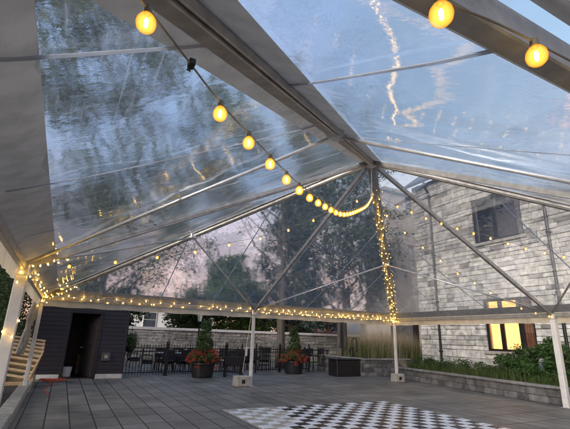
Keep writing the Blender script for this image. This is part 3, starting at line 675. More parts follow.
b = MB(); b.add([(8.0, 1.35, .38), (7.05, -5.2, .38), (6.7, -14, .38), (9.48, -14, .38), (9.48, 1.35, .38)], [(0, 1, 2, 3, 4)]); structure(b.build('planting_soil', M_SOIL))
b = MB(); b.add([(6.8, 2.4, .68), (11.7, 2.4, .68), (11.7, 6.3, .68), (6.8, 6.3, .68)], [(0, 1, 2, 3)]); structure(b.build('planting_soil', M_SOIL))

# ------------------------------------------------------------------ foliage helpers
def leafcloud(centers, radii, counts, size, rng, squash=.8, up=.3):
    vs = []; fs = []
    P_ = []
    for c_, r_, n in zip(centers, radii, counts):
        d = rng.normal(size=(n, 3)); d /= np.linalg.norm(d, axis=1)[:, None]
        rad = r_*(rng.random(n)**.45); p = c_+d*rad[:, None]*np.array([1, 1, squash]); P_.append(p)
    p = np.concatenate(P_); n = len(p)
    a = rng.normal(size=(n, 3)); a[:, 2] *= .6; a /= np.linalg.norm(a, axis=1)[:, None]
    b_ = rng.normal(size=(n, 3)); b_ -= (b_*a).sum(1)[:, None]*a; b_ /= np.linalg.norm(b_, axis=1)[:, None]
    s = size*(.6+.8*rng.random(n))[:, None]
    v = np.stack([p-a*s, p+b_*s*.38, p+a*s, p-b_*s*.38], 1).reshape(-1, 3)
    return v, n
def leafobj(name, v, n, m, parent=None, loc=None):
    me = bpy.data.meshes.new(name); me.vertices.add(4*n); me.vertices.foreach_set('co', v.astype(np.float32).ravel())
    me.loops.add(4*n); me.loops.foreach_set('vertex_index', np.arange(4*n, dtype=np.int32)); me.polygons.add(n)
    me.polygons.foreach_set('loop_start', np.arange(0, 4*n, 4, dtype=np.int32)); me.polygons.foreach_set('loop_total', np.full(n, 4, dtype=np.int32))
    me.materials.append(m); me.update(); me.validate()
    o = bpy.data.objects.new(name, me); COL.objects.link(o)
    if parent is not None: o.parent = parent
    if loc is not None: o.location = loc
    return o
def tree(name, label, loc, H, cr, r0, seed, m, nb=26, leaves=22000, size=.16, first=.3, lean=(0, 0), clump=1.2, spread=.55, conic=False, cat='tree', group='trees round the patio', dirs=None):
    rng = np.random.default_rng(seed); rnd = random.Random(seed)
    t = thing(name, label, cat, loc, 0, group)
    tr = MB(); top = H*.86; n = 12; pts = []; rs = []
    for i in range(n+1):
        u = i/n; pts.append(Vector((lean[0]*u*H+.25*math.sin(u*5+seed)*u*H*.04, lean[1]*u*H+.25*math.cos(u*4+seed)*u*H*.04, u*top))); rs.append(r0*(1-u*.86)*(1.35 if i == 0 else 1))
    tr.tube(pts, rs, 10)
    cs = []; rad = []
    def trunk_at(u):
        k = min(n-1, int(u*n)); return pts[k].lerp(pts[k+1], u*n-k), r0*(1-u*.86)
    for j in range(nb):
        u = first+(1-first)*(j+.5)/nb; base, rb = trunk_at(min(u, .99)); ang = j*2.4+rnd.uniform(-.5, .5)
        if conic: L_ = cr*(1-(u-first)/(1-first))**.8+.2
        else: L_ = cr*math.sqrt(max(.12, 1-((u-.55)/.55)**2))*rnd.uniform(.75, 1.1)
        el = (.15 if conic else rnd.uniform(.2, spread+.35)) ; dirv = Vector((math.cos(ang)*math.cos(el), math.sin(ang)*math.cos(el), math.sin(el)))
        bp = [base]; q = base.copy(); k_ = 6; dv = dirv.copy(); br = [max(.02, rb*.42)]
        for s_ in range(k_):
            dv = (dv+Vector((rnd.uniform(-.25, .25), rnd.uniform(-.25, .25), rnd.uniform(-.12, .16)))).normalized(); q = q+dv*L_/k_; bp.append(q.copy()); br.append(max(.012, rb*.42*(1-(s_+1)/k_*.9)))
            if s_ >= (1 if conic else 2):
                cs.append(np.array(q)+rng.normal(size=3)*.25); rad.append(clump*rnd.uniform(.55, 1.1)*(.6 if conic else 1))
                if not conic:
                    for w in range(2):
                        tv = (dv+Vector((rnd.uniform(-1, 1), rnd.uniform(-1, 1), rnd.uniform(-.6, .8)))).normalized()*rnd.uniform(.8, 1.8)
                        tr.tube([q, q+tv*.6+Vector((0, 0, .08)), q+tv], [.028, .018, .008], 4, cap=False); cs.append(np.array(q+tv)); rad.append(clump*rnd.uniform(.35, .8))
        tr.tube(bp, br, 6, cap=False)
    tr.build('trunk', M_BARK, t, smooth=True)
    w = np.array(rad)**2; cnt = np.maximum(6, (leaves*w/w.sum()).astype(int))
    v, nn = leafcloud(np.array(cs), rad, cnt, size, rng); leafobj('crown', v, nn, m, t)
    return t
M_L1 = leafmat('leaf_maple', (.045, .075, .028), (.14, .19, .07)); M_L2 = leafmat('leaf_dark', (.038, .066, .032), (.10, .15, .06)); M_L3 = leafmat('leaf_bright', (.05, .09, .02), (.13, .19, .04)); M_L4 = leafmat('leaf_spruce', (.03, .05, .042), (.07, .10, .08), .15)
tree('maple_tree', 'big maple with a thick dark trunk rising behind the fence and spreading over the tent', (5.1, 7.6, 0), 19, 8.5, .25, 3, M_L1, nb=28, leaves=24000, size=.13, first=.34, lean=(-.03, -.01), clump=1.15)
tree('maple_tree', 'tall leafy tree left of the tent arching over its roof', (-10.5, -3.2, 0), 15, 7.0, .3, 8, M_L1, nb=30, leaves=56000, size=.085, first=.28, lean=(.09, 0), clump=1.1)
tree('maple_tree', 'tall leafy tree behind the dark shed', (-4.2, 12.5, 0), 13.5, 5.8, .28, 15, M_L1, nb=32, leaves=34000, size=.10, first=.2, clump=1.15)
tree('spruce_tree', 'dark dense evergreen filling the gap left of the stone house', (10.2, 15.5, 0), 19, 5.0, .4, 5, M_L4, nb=50, leaves=20000, size=.16, first=.12, conic=True, clump=1.5)
tree('maple_tree', 'dark leafy tree standing close against the rear wing', (9.55, 8.0, 0), 13.5, 4.0, .36, 21, M_L2, nb=22, leaves=12000, size=.13, first=.3, clump=1.1)
tree('maple_tree', 'low rounded tree on the pink horizon beyond the garden wall', (9.5, 30, 0), 10.5, 5.2, .3, 31, M_L2, nb=26, leaves=14000, size=.26, first=.12, clump=1.6)
tree('maple_tree', 'bright green tree just above the garden wall behind the middle post', (6.8, 17.5, 0), 5.0, 2.3, .14, 41, M_L3, nb=18, leaves=9000, size=.13, first=.1, clump=.8)
tree('maple_tree', 'small tree over the garden wall beyond the fence tables', (3.4, 20, 0), 4.6, 1.5, .16, 43, M_L2, nb=18, leaves=9000, size=.16, first=.12, clump=.9)
tree('maple_tree', 'bushy tree just right of the shed over the garden wall', (-3.6, 17, 0), 5.5, 2.0, .16, 47, M_L2, nb=18, leaves=9000, size=.16, first=.12, clump=.9)
tree('maple_tree', 'low spreading tree beyond the wall between the two dark trunks', (15, 24, 0), 7.5, 3.6, .2, 49, M_L2, nb=20, leaves=9000, size=.2, first=.12, clump=1.1)

# hedge outside the left of the tent
rng = np.random.default_rng(77); cs = []; rad = []
for i in range(110):
    cs.append(np.array([-8.6+rng.normal()*.3, -12+i*.27, .4+(i%5)*1.0+rng.random()*.6])); rad.append(.85)
v, n = leafcloud(np.array(cs), rad, [560]*110, .07, rng, 1)
tag(leafobj('hedge', v, n, M_L2), 'tall dark clipped hedge just outside the left of the tent', 'hedge')

cs = [np.array([-10+i*.1, 7.2+rng.normal()*.25, .4+(i%7)*.85+rng.random()*.5]) for i in range(36)]
v, n = leafcloud(np.array(cs), [.85]*36, [650]*36, .06, rng, 1)
tag(leafobj('hedge', v, n, M_L2), 'dark hedge behind the wooden frames, left of the shed', 'hedge')
# ------------------------------------------------------------------ garden wall, fence, gate, far houses
GW = thing('garden_wall', 'long grey stone garden wall with pale coping behind the terrace', 'wall', (0, 13, 0))
def tone_g(y, z): k = random.uniform(.22, .38); return (k, k*.98, k*.94)
w = blockwall('stone_courses', GW, 13, -14, 24, 0, 1.82, [], 31, tone_g, M_PB, axis='y', lmin=.3, lmax=.7, hmin=.14, hmax=.24, depth=.2); w.location = (0, -13, 0)
b = MB(); x = -14
while x < 24: b.box(x+.004, x+.996, 12.88, 13.3, 1.823, 1.98, bev=.015); x += 1
b.build('coping', mat('coping_stone', (.72, .72, .72), .8, noise=.15, bump=.3), GW, loc=(0, -13, 0))

def fence_panel(p0, p1, label, h=1.1, group='black iron fence panels', name='iron_fence', cat='fence'):
    p0 = Vector((*p0, 0)); p1 = Vector((*p1, 0)); d = p1-p0; ln = d.length; ang = math.atan2(d.y, d.x)
    t = thing(name, label, cat, p0, ang, group)
    for z in (.12, h-.2, h-.08): b = MB(); b.box(0, ln, -.015, .015, z, z+.035, bev=.004); b.build('rail', M_BLACK, t)
    b = MB(); n = max(3, int(ln/.115))
    for i in range(1, n):
        x = ln*i/n; b.box(x-.009, x+.009, -.009, .009, .05, h+.02); b.lathe([(.012, h+.02), (.016, h+.05), (.002, h+.1)], 5, (x, 0, 0))
    b.build('pickets', M_BLACK, t)
    for x in (0, ln):
        b = MB(); b.box(x-.03, x+.03, -.03, .03, 0, h+.12, bev=.006); b.lathe([(.02, h+.12), (.035, h+.15), (.03, h+.19), (.003, h+.22)], 8, (x, 0, 0)); b.box(x-.06, x+.06, -.06, .06, .001, .015); b.build('post', M_BLACK, t)
    return t
fence_panel((-3.72, 3.75), (-2.0, 4.0), 'iron fence panel nearest the shed')
fence_panel((-1.93, 4.0), (-.1, 4.2), 'iron fence panel left of the first flower pot')
fence_panel((-.03, 4.2), (.62, 4.28), 'short iron fence panel behind the first flower pot')
fence_panel((.66, 4.2), (.95, 3.2), 'open iron gate leaf swung towards the tent by the first flower pot', name='iron_gate', cat='gate', group=None)
fence_panel((2.3, 4.75), (3.6, 4.9), 'iron fence panel left of the second flower pot')
fence_panel((3.66, 4.9), (5.4, 5.1), 'iron fence panel right of the second flower pot')
b = MB(); b.box(-.42, .42, -.05, .05, 0, .36, bev=.02); b.box(-.4, -.3, -.04, .04, -.42, 0); b.box(.3, .4, -.04, .04, -.42, 0)
tag(b.build('low_bench', M_BLACK, loc=(.55, 3.05, .42)), 'black low boxed bench between the first flower pot and the middle post', 'bench')

def house(name, label, x0, x1, y0, y1, h, wm, rm, wins, roofh=1.8, seed=1):
    t = thing(name, label, 'house', ((x0+x1)/2, y0, 0), 0, 'houses beyond the garden wall'); o = Vector(((x0+x1)/2, y0, 0))
    b = MB(); b.box(x0, x1, y0, y1, 0, h, bev=.01); b.build('wall', wm, t, loc=-o)
    b = MB(); e = .4; b.add([(x0-e, y0-e, h), (x1+e, y0-e, h), (x1+e, y1+e, h), (x0-e, y1+e, h), (x0-e, (y0+y1)/2, h+roofh), (x1+e, (y0+y1)/2, h+roofh)], [(0, 1, 5, 4), (3, 4, 5, 2), (0, 4, 3), (1, 2, 5), (0, 3, 2, 1)]); b.build('roof', rm, t, loc=-o)
    for (wx, wz, ww, wh) in wins:
        b = MB(); b.box(wx-ww/2-.08, wx+ww/2+.08, y0-.06, y0-.005, wz-.08, wz+wh+.08, bev=.01); f = b.build('window', mat('white_trim', (.6, .6, .6), .6), t, loc=-o)
        b = MB(); b.box(wx-ww/2, wx+ww/2, y0-.07, y0-.062, wz, wz+wh/2-.02); b.box(wx-ww/2, wx+ww/2, y0-.07, y0-.062, wz+wh/2+.02, wz+wh); b.build('pane', mat('house_pane', (.06, .07, .09), .1, spec=1), f)
M_WH = mat('white_siding', (.62, .63, .65), .7, noise=.06, stretch=(.2, .2, 14), nscale=4); M_RF = mat('asphalt_shingle', (.06, .06, .065), .9, noise=.3); M_BR = mat('red_brick', (.28, .12, .08), .85, noise=.25, nscale=8)
house('white_house', 'white sided house above the garden wall right of the shed', -1.2, 7.5, 27, 34, 4.0, M_WH, M_RF, [(1.2, 2.2, 1.1, 1.3), (4.4, 2.2, 1.1, 1.3)])
house('brick_house', 'distant red brick house with white windows between the dark trunks', 19.5, 27.5, 28, 35, 6.2, M_BR, M_RF, [(21.0, 2.5, 1.0, 1.6), (23.1, 2.5, 1.0, 1.6), (25.4, 2.5, 1.0, 1.6), (21.0, 4.4, 1.0, 1.2), (23.1, 4.4, 1.0, 1.2)], 2.0)
house('white_house', 'white house seen right of the dark trunk near the tall grasses', 24.5, 33, 24, 31, 5.6, M_WH, M_RF, [(27, 2.4, 1.1, 1.4)], 1.6)

# ------------------------------------------------------------------ shed
M_SH = mat('shed_navy', (.010, .009, .017), .5, noise=.25, nscale=3, bump=.15)
SH = thing('garden_shed', 'dark navy clapboard shed with an open doorway', 'shed', (-4.9, 3.2, 0)); LS = Vector((-4.9, 3.2, 0))
b = MB(); x0, x1, yf, dl, dr, zt = -6.75, -3.68, 3.2, -5.62, -4.68, 2.2
def clap(xa, xb, za, zb):
    z = za
    while z < zb-.01:
        zz = min(z+.145, zb); b.add([(xa, yf-.022, z), (xb, yf-.022, z), (xb, yf-.004, zz), (xa, yf-.004, zz), (xa, yf+.02, z), (xb, yf+.02, z), (xb, yf+.02, zz), (xa, yf+.02, zz)], [(0, 1, 2, 3), (0, 4, 5, 1), (0, 3, 7, 4), (1, 5, 6, 2), (3, 2, 6, 7)]); z += .145
clap(x0, dl-.09, .16, 2.62); clap(dr+.09, x1-.08, .16, 2.62); clap(dl-.088, dr+.088, zt+.1, 2.62)
b.build('siding', M_SH, SH, loc=-LS)
b = MB(); b.box(dl-.09, dl, yf-.04, yf+.08, .03, zt, bev=.008); b.box(dr, dr+.09, yf-.04, yf+.08, .03, zt, bev=.008); b.box(dl-.09, dr+.09, yf-.042, yf+.08, zt+.001, zt+.1, bev=.008)
b.box(x1-.08, x1, yf-.04, yf+.05, .16, 2.62, bev=.008); b.build('trim', M_SH, SH, loc=-LS)
b = MB(); b.box(x0, dl-.1, yf-.05, yf+.1, .0, .155, bev=.01); b.box(dr+.1, x1, yf-.05, yf+.1, .0, .155, bev=.01); b.build('plinth', mat('plinth', (.5, .5, .48), .8, noise=.2), SH, loc=-LS)
b = MB(); b.box(x1-.1, x1-.01, yf+.1, 5.9, .0, 2.6); b.box(x0+.01, x0+.1, yf+.1, 5.9, 0, 2.6); b.box(x0+.1, x1-.1, 5.8, 5.9, 0, 2.6); b.box(x0+.1, x1-.1, yf+.1, 5.8, .004, .03); b.build('walls', M_SH, SH, loc=-LS)
b = MB(); b.box(x0-.15, x1+.15, yf-.2, 6.1, 2.63, 2.75, bev=.02); b.build('roof', M_RF, SH, loc=-LS)
Mx = Matrix.Translation((dr-.02, yf+.08, 0)) @ Matrix.Rotation(R(-62), 4, 'Z')
b = MB(); b.box(-.86, 0, 0, .045, .04, zt-.02, bev=.006, M=Mx)
for (za, zb) in ((.2, .95), (1.1, 2.0)): b.box(-.76, -.1, -.012, .0, za, zb, bev=.01, M=Mx)
dd = b.build('door', mat('door_dark', (.03, .026, .028), .5, noise=.3), SH, loc=-LS)
b = MB(); b.lathe([(.012, 0), (.012, .05), (.03, .06), (.03, .085), (.012, .095)], 10); hh = b.build('handle', M_STEEL, dd); hh.matrix_local = Mx @ Matrix.Translation((-.78, -.012, 1.02)) @ Matrix.Rotation(R(90), 4, 'X')
b = MB(); b.box(-4.47, -4.18, yf-.13, yf-.03, .6, .88, bev=.012); eb = b.build('electrical_box', mat('box_grey', (.06, .06, .07), .5), SH, loc=-LS)
b = MB(); b.box(-4.38, -4.26, yf-.14, yf-.131, .69, .80, bev=.01); b.build('socket_cover', mat('cover', (.3, .27, .2), .5), eb)
b = MB(); b.lathe([(.13, .04), (.15, .3), (.155, .36)], 18, (-5.48, 3.75, 0)); o = tag(b.build('bucket', mat('white_plastic', (.6, .6, .62), .4), smooth=False), 'white bucket on the floor just inside the shed doorway', 'bucket')
b = MB(); b.box(-5.2, -4.75, 4.6, 5.0, .03, .75, bev=.02); b.box(-5.15, -4.8, 4.58, 4.6, .5, .6); tag(b.build('storage_box', mat('card', (.16, .12, .08), .8, noise=.2)), 'brown box standing in the dark at the back of the shed', 'box')

# wooden frames stacked against the shed's left
M_WOOD = mat('raw_wood', (.42, .30, .17), .75, noise=.3, nscale=6, stretch=(1, 1, 6), bump=.3)
def slat_frame(parent):
    for x in (-.42, .42): b = MB(); b.beam((x, 0, 0), (x, 0, .82), .05, .045); b.build('rail', M_WOOD, parent)
    for z in (.06, .24, .42, .6, .74):
        b = MB(); b.box(-.45, .45, -.045, -.024, z, z+.075, bev=.005); b.build('slat', M_WOOD, parent)
fl_lab = ['front raw wood slatted frame leaning by the corner post', 'second raw wood slatted frame of the leaning stack', 'third raw wood slatted frame of the leaning stack', 'fourth raw wood slatted frame of the leaning stack', 'rearmost and highest raw wood slatted frame of the leaning stack']
f0 = thing('slatted_frame', fl_lab[0], 'wooden frame', (-6.9, 1.0, .22), 0, 'raw wood slatted frames stacked left of the shed'); slat_frame(f0)
for i in range(1, 5):
    f = copy_thing(f0, (0, 0, 0), 0, fl_lab[i]); f.location = (-6.86+.02*i, 1.0+.22*i, .22+.10*i); f.rotation_euler = (R(-30), R(8), R(-14+5*i))
f0.rotation_euler = (R(-34), R(8), R(-14))
b = MB()
for i in range(3): b.box(-7.3, -6.35, .95+i*.5, 1.05+i*.5, .06, .16+.0*i, bev=.01)
b.box(-7.3, -7.15, .9, 2.2, .165, .25, bev=.01); b.box(-6.5, -6.35, .9, 2.2, .165, .25, bev=.01)
tag(b.build('timber_rack', M_WOOD), 'low timber bearers under the stack of wooden frames', 'timber rack')
random.seed(9); pts = []
for i in range(90):
    t_ = i/89*6.2*math.pi; pts.append((-5.9+.32*math.cos(t_)*(1-.3*math.sin(t_*.37))+random.uniform(-.03, .03), 2.4+.22*math.sin(t_)+random.uniform(-.03, .03), .015+.02*(i % 7)/7+.0009*i))
pts += [(-6.0+.1*math.sin(i), 2.1-i*.35, .012) for i in range(9)]
b = MB(); b.tube(pts, .011, 6); tag(b.build('extension_cord', mat('orange_cord', (.55, .08, .03), .5), smooth=True), 'tangled orange cord lying on the pavers before the shed', 'cord')

# ------------------------------------------------------------------ flower planters
M_POT = mat('pot_black', (.012, .012, .014), .4, noise=.2); M_FL = leafmat('red_petals', (.28, .025, .02), (.5, .12, .08), .3); M_TOP = leafmat('cedar', (.03, .06, .02), (.08, .13, .04), .2)
def flowerpot(label, loc, seed, topi=.3, th=1.45):
    t = thing('flower_pot', label, 'flower pot', loc, seed*.3, 'black pots of red flowers'); rng = np.random.default_rng(seed)
    b = MB(); b.lathe([(.38, 0), (.40, .05), (.46, .46), (.49, .5), (.49, .56), (.45, .56), (.43, .5)], 4 if False else 20); b.build('pot', M_POT, t)
    b = MB(); b.lathe([(.02, .50), (.435, .50), (.435, .515)], 16); b.build('soil', M_SOIL, t)
    cs = []; rad = []
    for k in range(26):
        a_ = rng.random()*6.28; q = .55*rng.random()**.5; cs.append(np.array([q*math.cos(a_), q*math.sin(a_), .66+.16*rng.random()])); rad.append(.2)
    v, n = leafcloud(np.array(cs), rad, [130]*26, .04, rng); leafobj('leaves', v, n, M_L1, t)
    cs = []
    for a_ in rng.random(95)*6.28:
        q = .66*math.sqrt(rng.random()); cs.append(np.array([q*math.cos(a_), q*math.sin(a_), 1.04-.6*q*q/.43*rng.uniform(.5, 1.0)+.05*rng.normal()]))
    v, n = leafcloud(np.array(cs), [.10]*95, [60]*95, .026, rng); leafobj('flowers', v, n, M_FL, t)
    cs = []; rad = []
    for k in range(70):
        u = rng.random(); a_ = rng.random()*6.28; rr_ = topi*(1-u*.75)*.8; cs.append(np.array([rr_*math.cos(a_), rr_*math.sin(a_), .8+u*th])); rad.append(.13)
    v, n = leafcloud(np.array(cs), rad, [110]*70, .03, rng); leafobj('topiary', v, n, M_TOP, t)
    b = MB(); b.tube([(0, 0, .5), (0, 0, 1.6)], .03, 8); b.build('stem', M_BARK, t)
    return t
flowerpot('black pot of red flowers with a tall clipped conifer, beside the iron gate', (-.72, 3.1, 0), 3, .44, 1.3)
flowerpot('black pot of red flowers with a slim conifer, before the maple trunk', (3.95, 4.1, 0), 5, .40, 1.25)
flo = thing('hanging_basket', 'small round green bush on a hook at the right corner of the shed', 'hanging plant', (-3.5, 3.5, 1.15)); rng = np.random.default_rng(4)
v, n = leafcloud(np.array([[0, 0, .1]]*3), [.27, .24, .3], [500]*3, .035, rng, 1.3); leafobj('leaves', v, n, M_TOP, flo)
b = MB(); b.lathe([(.05, -.28), (.14, -.2), (.18, -.05)], 12); b.build('bowl', M_BLACK, flo); b = MB(); b.tube([(-.16, 0, .9), (-.02, 0, .92), (0, 0, .8), (0, 0, -.1)], .008, 5); b.build('hook', M_BLACK, flo)

def lamp(label, loc, h=2.55):
    t = thing('garden_lamp', label, 'lamp post', loc)
    b = MB(); b.lathe([(.09, 0), (.06, .1), (.035, .2), (.03, h-.5), (.06, h-.46)], 10); b.build('pole', M_BLACK, t, smooth=True)
    b = MB(); 
    for a_ in range(4): c_ = math.cos(a_*math.pi/2+.78); s_ = math.sin(a_*math.pi/2+.78); b.tube([(.09*c_, .09*s_, h-.45), (.14*c_, .14*s_, h-.12)], .012, 5)
    b.lathe([(.19, h-.12), (.17, h-.08), (.05, h), (.015, h+.08)], 4); b.lathe([(.11, h-.48), (.11, h-.44)], 4); b.build('lantern_frame', M_BLACK, t)
    b = MB(); b.lathe([(.08, h-.44), (.125, h-.13)], 4); b.build('lantern_glass', mat('frosted', (.5, .52, .5), .3), t)
lamp('black lantern showing above the first conifer', (-.45, 5.0, 0), 2.62)

# ------------------------------------------------------------------ terrace furniture
def chair(label, loc, rz):
    t = thing('patio_chair', label, 'chair', loc, rz, 'black terrace chairs')
    b = MB(); b.box(-.25, .25, -.24, .24, .42, .47, bev=.015); b.build('seat', M_DARK, t)
    b = MB(); b.box(-.25, -.22, .22, .26, .47, .92); b.box(.22, .25, .22, .26, .47, .92); b.box(-.25, .25, .225, .255, .86, .93, bev=.01)
    b.box(-.22, .22, .232, .25, .50, .86)
    b.box(-.24, .24, -.235, -.215, .30, .415); b.box(-.24, -.22, -.21, .21, .30, .415); b.box(.22, .24, -.21, .21, .30, .415)
    b.build('backrest', M_DARK, t)
    for sx in (-1, 1):
        b = MB(); b.tube([(sx*.25, .22, .66), (sx*.26, 0, .68), (sx*.25, -.22, .64), (sx*.24, -.22, .44)], .014, 6); b.build('armrest', M_BLACK, t)
        for sy in (-1, 1):
            b = MB(); b.tube([(sx*.23, sy*.21, .43), (sx*.26, sy*.25, 0)], .014, 6); b.build('leg', M_BLACK, t)
    return t
def stool(label, loc, rz):
    t = thing('bar_stool', label, 'bar stool', loc, rz, 'tall black bar chairs')
    b = MB(); b.box(-.2, .2, -.2, .2, .72, .77, bev=.015); b.build('seat', M_DARK, t)
    b = MB(); b.box(-.2, .2, .17, .2, .86, 1.12, bev=.01); b.box(-.2, -.17, .17, .2, .77, 1.1); b.box(.17, .2, .17, .2, .77, 1.1); b.build('backrest', M_DARK, t)
    for sx in (-1, 1):
        for sy in (-1, 1):
            b = MB(); b.tube([(sx*.18, sy*.18, .73), (sx*.22, sy*.22, 0)], .016, 6); b.build('leg', M_BLACK, t)
    b = MB(); b.tube([(-.2, -.2, .28), (.2, -.2, .28), (.2, .2, .28), (-.2, .2, .28), (-.2, -.2, .28)], .01, 5); b.build('footrest', M_BLACK, t)
    return t
def table(label, loc, rz, w, d, h, top):
    t = thing('patio_table', label, 'table', loc, rz, 'terrace tables')
    b = MB(); b.box(-w/2, w/2, -d/2, d/2, h-.035, h, bev=.01); b.build('tabletop', top, t)
    for sx in (-1, 1):
        for sy in (-1, 1):
            b = MB(); b.box(sx*(w/2-.06)-.02, sx*(w/2-.06)+.02, sy*(d/2-.06)-.02, sy*(d/2-.06)+.02, 0, h-.036); b.build('leg', M_BLACK, t)
    return t
M_TT = mat('pale_tabletop', (.45, .46, .48), .3, noise=.1)
table('pale topped table just behind the iron fence', (-1.15, 6.4, 0), .04, 1.5, .8, .78, M_TT)
table('pale topped low table behind the first flower pot', (.4, 5.6, 0), .0, 1.3, .7, .52, M_TT)
table('dark tall table behind the second flower pot', (6.1, 6.1, 0), 0, 1.8, .8, 1.03, M_DARK)
table('dark table behind the middle post', (2.5, 7.4, 0), 0, 1.5, .8, .78, M_DARK)
table('dark table farther back near the garden wall', (.2, 9.5, 0), 0, 1.6, .9, .76, M_DARK)
c0 = chair('chair at the left end of the pale topped table', (-2.3, 6.3, 0), R(80))
CH_ = [((-1.5, 5.75), 172, 'chair drawn up to the fence side of the pale table, left one'), ((-.8, 5.8), 190, 'chair drawn up to the fence side of the pale table, right one'), ((-1.5, 7.1), 5, 'chair behind the left half of the pale topped table'), ((-.7, 7.1), -5, 'chair behind the right half of the pale topped table'),
       ((1.75, 6.4), 175, 'chair just left of the middle post before the dark table'), ((2.3, 6.6), 185, 'chair right behind the middle post'), ((2.9, 6.7), 180, 'chair right of the middle post before the dark table'), ((2.0, 8.1), 0, 'chair behind the left half of the dark table'), ((2.9, 8.1), 0, 'chair behind the right half of the dark table'),
       ((-.4, 8.9), 180, 'chair before the farther dark table, left one'), ((.4, 8.9), 170, 'chair before the farther dark table, right one'), ((1.3, 9.6), -80, 'chair at the right end of the farther dark table'), ((3.9, 7.2), 150, 'chair alone left of the maple trunk'),
       ((-2.6, 8.3), 100, 'chair farthest left behind the pale table, near the shed'), ((1.2, 8.3), 160, 'chair standing apart between the two rear tables'), ((3.6, 8.9), 190, 'chair beyond the middle post, turned to the garden wall'), ((4.4, 9.6), 20, 'chair just in front of the maple trunk'), ((1.3, 5.6), 80, 'chair at the right end of the low pale table'), ((-.35, 5.1), -100, 'chair at the left end of the low pale table'), ((7.0, 8.2), 0, 'chair right of the maple trunk'), ((7.9, 7.6), 30, 'chair beside the closed parasol')]
for (x, y), a_, lb in CH_: copy_thing(c0, (x, y, 0), R(a_), lb)
s0 = stool('bar chair left of the second flower pot, outer one', (3.05, 5.35, 0), R(180))
for (x, y), a_, lb in [((3.3, 6.0), 90, 'bar chair left of the second flower pot, inner one'), ((5.55, 5.45), 180, 'bar chair at the front left of the tall table'), ((6.2, 5.45), 185, 'bar chair at the front middle of the tall table'), ((5.5, 6.8), 0, 'bar chair behind the left of the tall table'), ((6.4, 6.8), 0, 'bar chair behind the right of the tall table')]: copy_thing(s0, (x, y, 0), R(a_), lb)
def cup(label, loc):
    b = MB(); b.lathe([(.035, 0), (.05, .02), (.06, .1), (.05, .1), (.03, .02)], 12); tag(b.build('candle_cup', mat('porcelain', (.75, .75, .75), .3), loc=loc), label, 'candle cup', 'white candle cups on the terrace tables')
cup('white candle cup on the pale topped table', (-1.0, 6.4, .78)); cup('white candle cup on the dark tall table', (5.9, 6.1, 1.03)); cup('white candle cup on the table behind the middle post', (2.3, 7.4, .78))
# closed parasol and dark planter
t = thing('closed_parasol', 'closed black parasol standing at the right end of the terrace', 'parasol', (7.6, 5.3, .0))
b = MB(); b.tube([(0, 0, .0), (0, 0, 3.0)], .03, 8); b.lathe([(.25, .0), (.25, .06), (.05, .08), (.04, .3)], 14); b.build('pole', M_BLACK, t)
b = MB(); n = 16; vs = []; prof = [(.05, 2.95), (.11, 2.6), (.16, 2.0), (.14, 1.45), (.22, 1.15)]
for (r_, z) in prof:
    for k in range(n): a_ = 2*math.pi*k/n; q = r_*(1 if k % 2 else .62); vs.append((q*math.cos(a_), q*math.sin(a_), z))
b.add(vs, [(i*n+k, i*n+(k+1) % n, (i+1)*n+(k+1) % n, (i+1)*n+k) for i in range(4) for k in range(n)]); b.build('canopy', M_DARK, t)
b = MB(); b.box(-.62, .62, -.35, .35, 0, .7, bev=.02); b.box(-.66, .66, -.39, .39, .7, .76, bev=.015)
tag(b.build('planter_box', M_POT, loc=(5.85, 2.75, 0), ), 'black rectangular planter box at the left end of the grass bed wall', 'planter box')
t = thing('hand_pump', 'black hooped water pump standing before the tall grasses', 'water pump', (6.75, 3.3, .68)); 
b = MB(); b.lathe([(.12, 0), (.09, .08), (.07, .5), (.09, .55)], 10); b.build('barrel', M_BLACK, t)
b = MB(); b.tube([(.0, 0, .5), (0, 0, .9), (.1, 0, 1.0), (.24, 0, .98), (.3, 0, .8), (.3, 0, .35)], .025, 7); b.build('handle', M_BLACK, t); b = MB(); b.tube([(-.05, 0, .42), (-.22, 0, .42), (-.26, 0, .3)], .03, 7); b.build('spout', M_BLACK, t)

# ------------------------------------------------------------------ planting right
def blades(name, label, n, region, hmin, hmax, w, m, seed, z0, bend=.35, plume=None, cat='grass', kind='stuff'):
    rng = np.random.default_rng(seed); vs = []; fs = []
    for i in range(n):
        x, y = region(rng); h = hmin+(hmax-hmin)*rng.random(); a_ = rng.random()*6.28; c_, s_ = math.cos(a_), math.sin(a_); bd = bend*h*rng.random()
        o = len(vs)
        for k, u in enumerate((0, .4, .75, 1)):
            ww = w*(1-u*.85); px = x+c_*bd*u*u; py = y+s_*bd*u*u; pz = z0+h*(u-.18*u*u*bd/h)
            vs += [(px-s_*ww, py+c_*ww, pz), (px+s_*ww, py-c_*ww, pz)]
        for k in range(3): fs.append((o+2*k, o+2*k+1, o+2*k+3, o+2*k+2))
    b = MB(); b.add(vs, fs); return tag(b.build(name, m), label, cat, None, kind)
M_GR = leafmat('grass_green', (.05, .08, .02), (.12, .16, .05), .3); M_TAN = leafmat('grass_tan', (.24, .19, .11), (.42, .34, .22), .3)
reg2 = lambda r: (7.7+3.4*r.random(), 2.6+3*r.random())
blades('tall_grass', 'green base of the tall ornamental grasses in the far planter', 5000, reg2, .5, 1.0, .008, M_GR, 1, .68)
blades('tall_grass', 'tan feathery heads of the tall ornamental grasses in the far planter', 2600, reg2, 1.0, 1.55, .006, M_TAN, 2, .68, .3)
def reg1(r):
    y = 1.1-11*r.random(); xl = 8.05+(y-1.35)*.145; return (xl+(9.2-xl)*r.random(), y)
blades('low_grass', 'low leafy green ground planting along the stone wall', 6500, reg1, .15, .5, .009, M_GR, 3, .38, .5)
